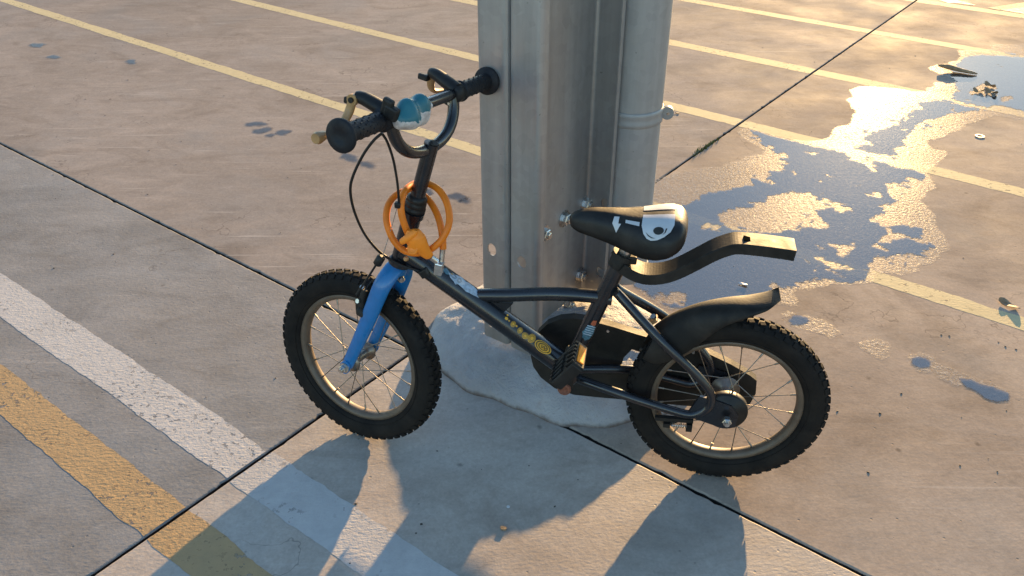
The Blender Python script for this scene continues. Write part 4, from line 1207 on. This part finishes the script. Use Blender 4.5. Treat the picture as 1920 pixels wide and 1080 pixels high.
# rim flange turned outwards
cx_, cz_ = sum(p.x for p in ol) / n, sum(p.z for p in ol) / n
vs = [Vector((p.x, OG - 0.003, p.z)) for p in ol] + [Vector((p.x, OG - 0.020, p.z)) for p in ol] + [Vector((p.x + (cx_ - p.x) * 0.012, OG - 0.020, p.z + (cz_ - p.z) * 0.03)) for p in ol] + [Vector((p.x + (cx_ - p.x) * 0.012, OG - 0.003, p.z + (cz_ - p.z) * 0.03)) for p in ol]
m.add(vs, [(i, (i + 1) % n, n + (i + 1) % n, n + i) for i in range(n)] + [(n + i, n + (i + 1) % n, 2 * n + (i + 1) % n, 2 * n + i) for i in range(n)] + [(2 * n + i, 2 * n + (i + 1) % n, 3 * n + (i + 1) % n, 3 * n + i) for i in range(n)], False)
cgo = m.build('chain_guard', M['black_dusty'], bike)
for x, y in ((1140, 620), (1202, 655), (1015, 668), (1300, 660)):
    m = MB(); m.lathe([(0.0035, 0), (0.003, 0.003)], 10, axis_m(B(x, y, OG), (0, 1, 0)))
    m.build('guard_screw', M['chrome'], cgo)
# chainring and chain inside
yc = -0.070
cc, rc = Vector((BBp.x, yc, BBp.z)), Vector((0, yc, 0.2))
R1, R2 = 0.058, 0.028
path = []
for k in range(20):
    a = R(100) - R(200) * k / 19 + 0; path.append(cc + Vector((math.cos(a) * R1, 0, math.sin(a) * R1)))
for k in range(12):
    a = R(-98) - R(164) * k / 11; path.append(rc + Vector((math.cos(a) * R2, 0, math.sin(a) * R2)))
m = MB(); m.tube(path, 0.0036, 8, closed=True, ab=(1, 0.8))
m.build('chain', M['rust'], bike)
m = MB(); m.lathe([(0.055, -0.0012), (0.055, 0.0012)], 40, axis_m(cc, (0, 1, 0)), True, False)
m.build('chainring', M['rust'], bike)
m = MB(); m.lathe([(0.026, -0.0012), (0.026, 0.0012)], 24, axis_m(rc, (0, 1, 0)), True, False)
m.build('sprocket', M['rust'], bike)
CRA = R(97)
for s in (1, -1):
    ca = CRA + (0 if s > 0 else math.pi)
    cd = Vector((math.cos(ca), 0, math.sin(ca)))
    b0 = BBp + Vector((0, s * 0.060, 0)); L = 0.092
    m = MB()
    m.tube([b0 - cd * 0.012, b0, b0 + cd * L * 0.5 + Vector((0, s * 0.004, 0)), b0 + cd * L + Vector((0, s * 0.008, 0)), b0 + cd * (L + 0.012) + Vector((0, s * 0.008, 0))], [0.013, 0.0165, 0.0115, 0.0135, 0.009], 16, sub=4, up=(0, 1, 0), ab=(0.62, 1.0))
    m.tube([BBp + Vector((0, s * 0.03, 0)), b0], 0.0085, 14)
    cr = m.build('crank', M['black_dusty'], bike)
    m = MB(); m.lathe([(0.0125, 0.006), (0.0135, 0.012), (0.0120, 0.015), (0.0085, 0.0155), (0.008, 0.013), (0.0, 0.013)], 22, axis_m(b0, (0, s, 0)))
    m.build('crank_bolt', M['rust'], cr)
    # pedal
    pc = b0 + cd * L + Vector((0, s * 0.052, 0))
    tilt = R(52)
    PMx = Matrix.Translation(pc) @ Matrix.Rotation(tilt, 4, 'Y')
    pe = MB()
    pe.box((0, 0, 0), (0.026, 0.072, 0.016), None, 0.005)
    pe.box((0.031, 0, 0), (0.007, 0.070, 0.024), None, 0.002); pe.box((-0.031, 0, 0), (0.007, 0.070, 0.024), None, 0.002)
    for y in (-0.034, 0.034): pe.box((0, y, 0), (0.062, 0.007, 0.024), None, 0.002)
    for k in range(4):
        y = -0.021 + 0.014 * k
        pe.box((0.018, y, 0.004), (0.026, 0.0045, 0.018), Matrix.Rotation(0.25, 3, 'Z'), 0.0012); pe.box((-0.018, y, 0.004), (0.026, 0.0045, 0.018), Matrix.Rotation(-0.25, 3, 'Z'), 0.0012)
    for k in range(6):
        for x in (-0.031, 0.031):
            pe.box((x, -0.030 + 0.012 * k, 0.0135), (0.006, 0.004, 0.005))
    pedal = pe.build('pedal', M['black_plastic'], bike, PMx)
    for x in (-1, 1):
        rm = MB(); rm.box((x * 0.0352, 0, 0), (0.0035, 0.050, 0.015), None, 0.0012)
        rm.build('reflector', M['reflector'], pedal)
    rm = MB(); rm.tube([(0, -s * 0.052, 0), (0, s * 0.03, 0)], 0.0055, 12)
    rm.build('spindle', M['chrome'], pedal)

# ================================================================ cable lock looped round the head tube
lock = empty('cable_lock', BM @ Matrix.Translation(B(785, 450, 0.03)))
LI = B(785, 450, 0.03)
tag(lock, 'orange coiled cable lock looped round the bicycle head tube', 'lock')
def Bz(px, py, off): return B(px, py, off) - LI
z2 = lambda x, y, o: Bz(600 + x / 4.5, 320 + y / 4.5, o)
pts = [z2(760, 560, 0.042), z2(730, 500, 0.044), z2(690, 380, 0.042), z2(685, 270, 0.034), z2(715, 175, 0.016), z2(770, 125, -0.010), z2(840, 98, -0.030), z2(910, 108, -0.032), z2(1000, 160, -0.022), z2(1065, 260, -0.004), z2(1092, 380, 0.014), z2(1080, 480, 0.028), z2(1035, 570, 0.036), z2(985, 625, 0.040), z2(930, 665, 0.040), z2(860, 690, 0.036), z2(780, 695, 0.038), z2(700, 668, 0.040), z2(630, 600, 0.040), z2(585, 510, 0.036), z2(560, 410, 0.026), z2(570, 310, 0.010), z2(610, 235, -0.010), z2(680, 185, -0.026), z2(770, 175, -0.036), z2(850, 195, -0.038), z2(910, 240, -0.032), z2(965, 320, -0.018), z2(1003, 410, 0.0), z2(1025, 500, 0.014), z2(1036, 590, 0.024), z2(1038, 660, 0.028)]
m = MB(); m.tube(pts, 0.0066, 14, sub=5)
m.build('cable', M['orange_cable'], lock)
# lock body
bodyp = [z2(790, 500, 0.052), z2(800, 560, 0.054), z2(830, 620, 0.054), z2(880, 680, 0.052), z2(925, 725, 0.048)]
m = MB(); m.tube(bodyp, [0.012, 0.0205, 0.0195, 0.0135, 0.009], 20, sub=5, up=(0, 1, 0), ab=(0.62, 1.0))
body = m.build('lock_body', M['orange'], lock)
m = MB()
m.tube([z2(690, 600, 0.060), z2(740, 570, 0.062), z2(790, 530, 0.060), z2(805, 505, 0.058)], [0.0062, 0.0075, 0.0072, 0.005], 14, sub=4)
q = z2(785, 660, 0.062)
m.lathe([(0.0108, -0.006), (0.0108, 0.003), (0.0085, 0.0045), (0.0075, 0.003), (0.0, 0.003)], 20, axis_m(q, (0.1, 1, 0.35)))
m.build('keyhole_boss', M['orange'], body)
m = MB()
m.tube([z2(935, 730, 0.044), z2(985, 765, 0.040)], 0.0062, 14)
m.box(z2(1005, 820, 0.038), (0.016, 0.018, 0.026), Matrix.Rotation(-0.15, 3, 'Y'), 0.002)
m.tube([z2(1036, 655, 0.028), z2(1030, 720, 0.030), z2(1022, 790, 0.034)], [0.0058, 0.0052, 0.0052], 12)
m.build('lock_tip', M['chrome'], lock)

# ================================================================ litter on the ground
def blob_mesh(pts, th, z0, curl=0.0):
    """thin irregular leaf with thickness and curl, in slab coordinates"""
    m = MB()
    c = (sum(p[0] for p in pts) / len(pts), sum(p[1] for p in pts) / len(pts))
    top, bot = [], []
    for i, (x, y) in enumerate(pts):
        z = z0 + curl * (0.5 + 0.5 * math.cos(4 * math.pi * i / len(pts) + 1.0))
        top.append((x, y, z + th)); bot.append((x, y, z))
    n = len(pts)
    vs = top + bot + [(c[0], c[1], z0 + th + curl * 0.2), (c[0], c[1], z0 + curl * 0.2 - 0.0)]
    fs = [(i, (i + 1) % n, 2 * n) for i in range(n)] + [(n + (i + 1) % n, n + i, 2 * n + 1) for i in range(n)] + [(i, n + i, n + (i + 1) % n, (i + 1) % n) for i in range(n)]
    m.add(vs, fs, False)
    return m
def leaf_at(px, py, L, W, ang, th, curl, name, label, cat, mk='leaf', z=0.003, seed=0):
    rr = random.Random(seed)
    c = GL(px, py); pts = []
    for k in range(16):
        a = 2 * math.pi * k / 16
        u, v = L / 2 * math.cos(a), W / 2 * math.sin(a) * (1 + rr.uniform(-.25, .25))
        pts.append((u * math.cos(ang) - v * math.sin(ang), u * math.sin(ang) + v * math.cos(ang)))
    o = blob_mesh(pts, th, z, curl).build(name, M[mk], None, SLAB_M @ Matrix.Translation((c[0], c[1], 0)))
    return tag(o, label, cat)
# twig with a brown stub lying over the puddle edge
ta, tb = GL(1757, 130), GL(1832, 141)
m = MB()
L_ = math.hypot(tb[0] - ta[0], tb[1] - ta[1]); ang = math.atan2(tb[1] - ta[1], tb[0] - ta[0])
m.tube([(0, 0, 0.020), (L_ * 0.25, 0.004, 0.019), (L_ * 0.55, 0, 0.013), (L_ * 0.85, -0.004, 0.010), (L_, 0, 0.006)], [0.006, 0.016, 0.0125, 0.009, 0.003], 9, sub=4, up=(0, 0, 1), ab=(0.75, 1))
tw = m.build('dead_pod', M['leaf'], None, SLAB_M @ Matrix.Translation((*ta, 0.0)) @ Matrix.Rotation(ang, 4, 'Z'))
tag(tw, 'brown dead seed pod lying across the puddle edge with its tip in the water', 'seed pod')
# debris in the puddle
for i, (px, py, L, W, a) in enumerate(((1834, 173, 0.05, 0.022, 0.4), (1858, 176, 0.055, 0.025, -0.2), (1855, 163, 0.06, 0.015, -0.5))):
    leaf_at(px, py, L, W, a, 0.003, 0.016, 'leaf_litter', 'wet dark leaf scrap of the clump standing out of the far pool', 'leaf', z=0.002, seed=i)['group'] = 'leaf scraps in the puddle'
leaf_at(1891, 574, 0.062, 0.024, -0.35, 0.002, 0.009, 'curled_leaf', 'crumpled grey-brown curled leaf lying beside the broad yellow bay line', 'leaf', z=0.002, seed=9)
leaf_at(1393, 535, 0.026, 0.009, 0.2, 0.002, 0.002, 'pale_leaf', 'small pale leaf floating in the puddle behind the carrier arm', 'leaf', 'white_print', z=0.003, seed=11)
leaf_at(944, 992, 0.013, 0.009, 0.3, 0.004, 0.0, 'seed_husk', 'tiny yellowish seed husk on the sunlit concrete below the plaster mound', 'seed', 'leaf', z=0.0005, seed=12)
leaf_at(1270, 213, 0.02, 0.008, 0.5, 0.002, 0.0015, 'pale_leaf', 'small pale leaf on dry concrete near the downpipe clamp', 'leaf', 'leaf', z=0.001, seed=13)
m = MB(); c = GL(1837, 256); m.lathe([(0.011, 0), (0.011, 0.002), (0.018, 0.002), (0.018, 0)], 22, None, False, False)
tag(m.build('washer', M['galv'], None, SLAB_M @ Matrix.Translation((*c, 0.0012))), 'flat pale ring lying on dry concrete to the right of the puddle', 'washer')
m = MB(); m.lathe([(0.0035, 0), (0.0035, 0.001)], 12)
tag(m.build('confetti', M['white_print'], None, SLAB_M @ Matrix.Translation((*GL(953, 951), 0.0010))), 'tiny white paper dot in the column shadow in front of the mound', 'paper dot')
# moss in the far joint
m = MB(); rr = random.Random(5)
for k in range(110):
    t = max(-1.6, min(1.6, rr.gauss(0, 0.8)))
    c0 = GL(1312 + 14 * t, 271 - 10.5 * t)
    c0 = (rr.gauss(0, 0.006) + 0.0, c0[1])
    h = rr.uniform(0.004, 0.014); a = rr.uniform(0, 6.28); w = rr.uniform(0.002, 0.004)
    dx, dy = math.cos(a) * w, math.sin(a) * w
    m.add([(c0[0] - dx, c0[1] - dy, -0.004), (c0[0] + dx, c0[1] + dy, -0.004), (c0[0] + rr.gauss(0, .004), c0[1] + rr.gauss(0, .004), h)], [(0, 1, 2)], False)
tag(m.build('moss_tuft', M['moss'], None, SLAB_M), kind='stuff')
# dust crumbs and bits on the slabs
m = MB(); rr = random.Random(17)
def crumb(x, y, s, z=0.0006):
    a = rr.uniform(0, 6.28); e = rr.uniform(0.5, 1.6)
    ca, sa = math.cos(a), math.sin(a)
    def P(u, v, w): return (x + (u * e * ca - v * sa) * s, y + (u * e * sa + v * ca) * s, z + w * s)
    m.add([P(-1, 0, 0), P(0, -1, 0), P(1, 0, 0), P(0, 1, 0), P(.1, .1, .5), P(0, 0, -.3)], [(0, 1, 4), (1, 2, 4), (2, 3, 4), (3, 0, 4), (1, 0, 5), (2, 1, 5), (3, 2, 5), (0, 3, 5)], False)
for k in range(420):
    x, y = rr.uniform(-4.2, 2.0), rr.uniform(-1.0, 4.4)
    crumb(x, y, rr.choice((0.0010, 0.0014, 0.0018, 0.0026)) * rr.uniform(0.6, 1.2))
for px, py in ((1570, 771), (1628, 886), (1800, 873), (1870, 884), (1905, 655), (1885, 650), (1780, 630), (1765, 628), (1690, 738), (1650, 775), (268, 218), (197, 217), (240, 150), (180, 100), (62, 283), (106, 257), (280, 282), (340, 265), (420, 180), (455, 72), (550, 96), (70, 27), (100, 328), (565, 316), (330, 309), (540, 333), (667, 945), (780, 1000), (790, 983), (1040, 950), (1740, 205), (1635, 232), (1668, 128), (1716, 105)):
    crumb(*GL(px, py), rr.uniform(0.0022, 0.0038))
tag(m.build('crumbs', M['crumb'], None, SLAB_M), kind='stuff')
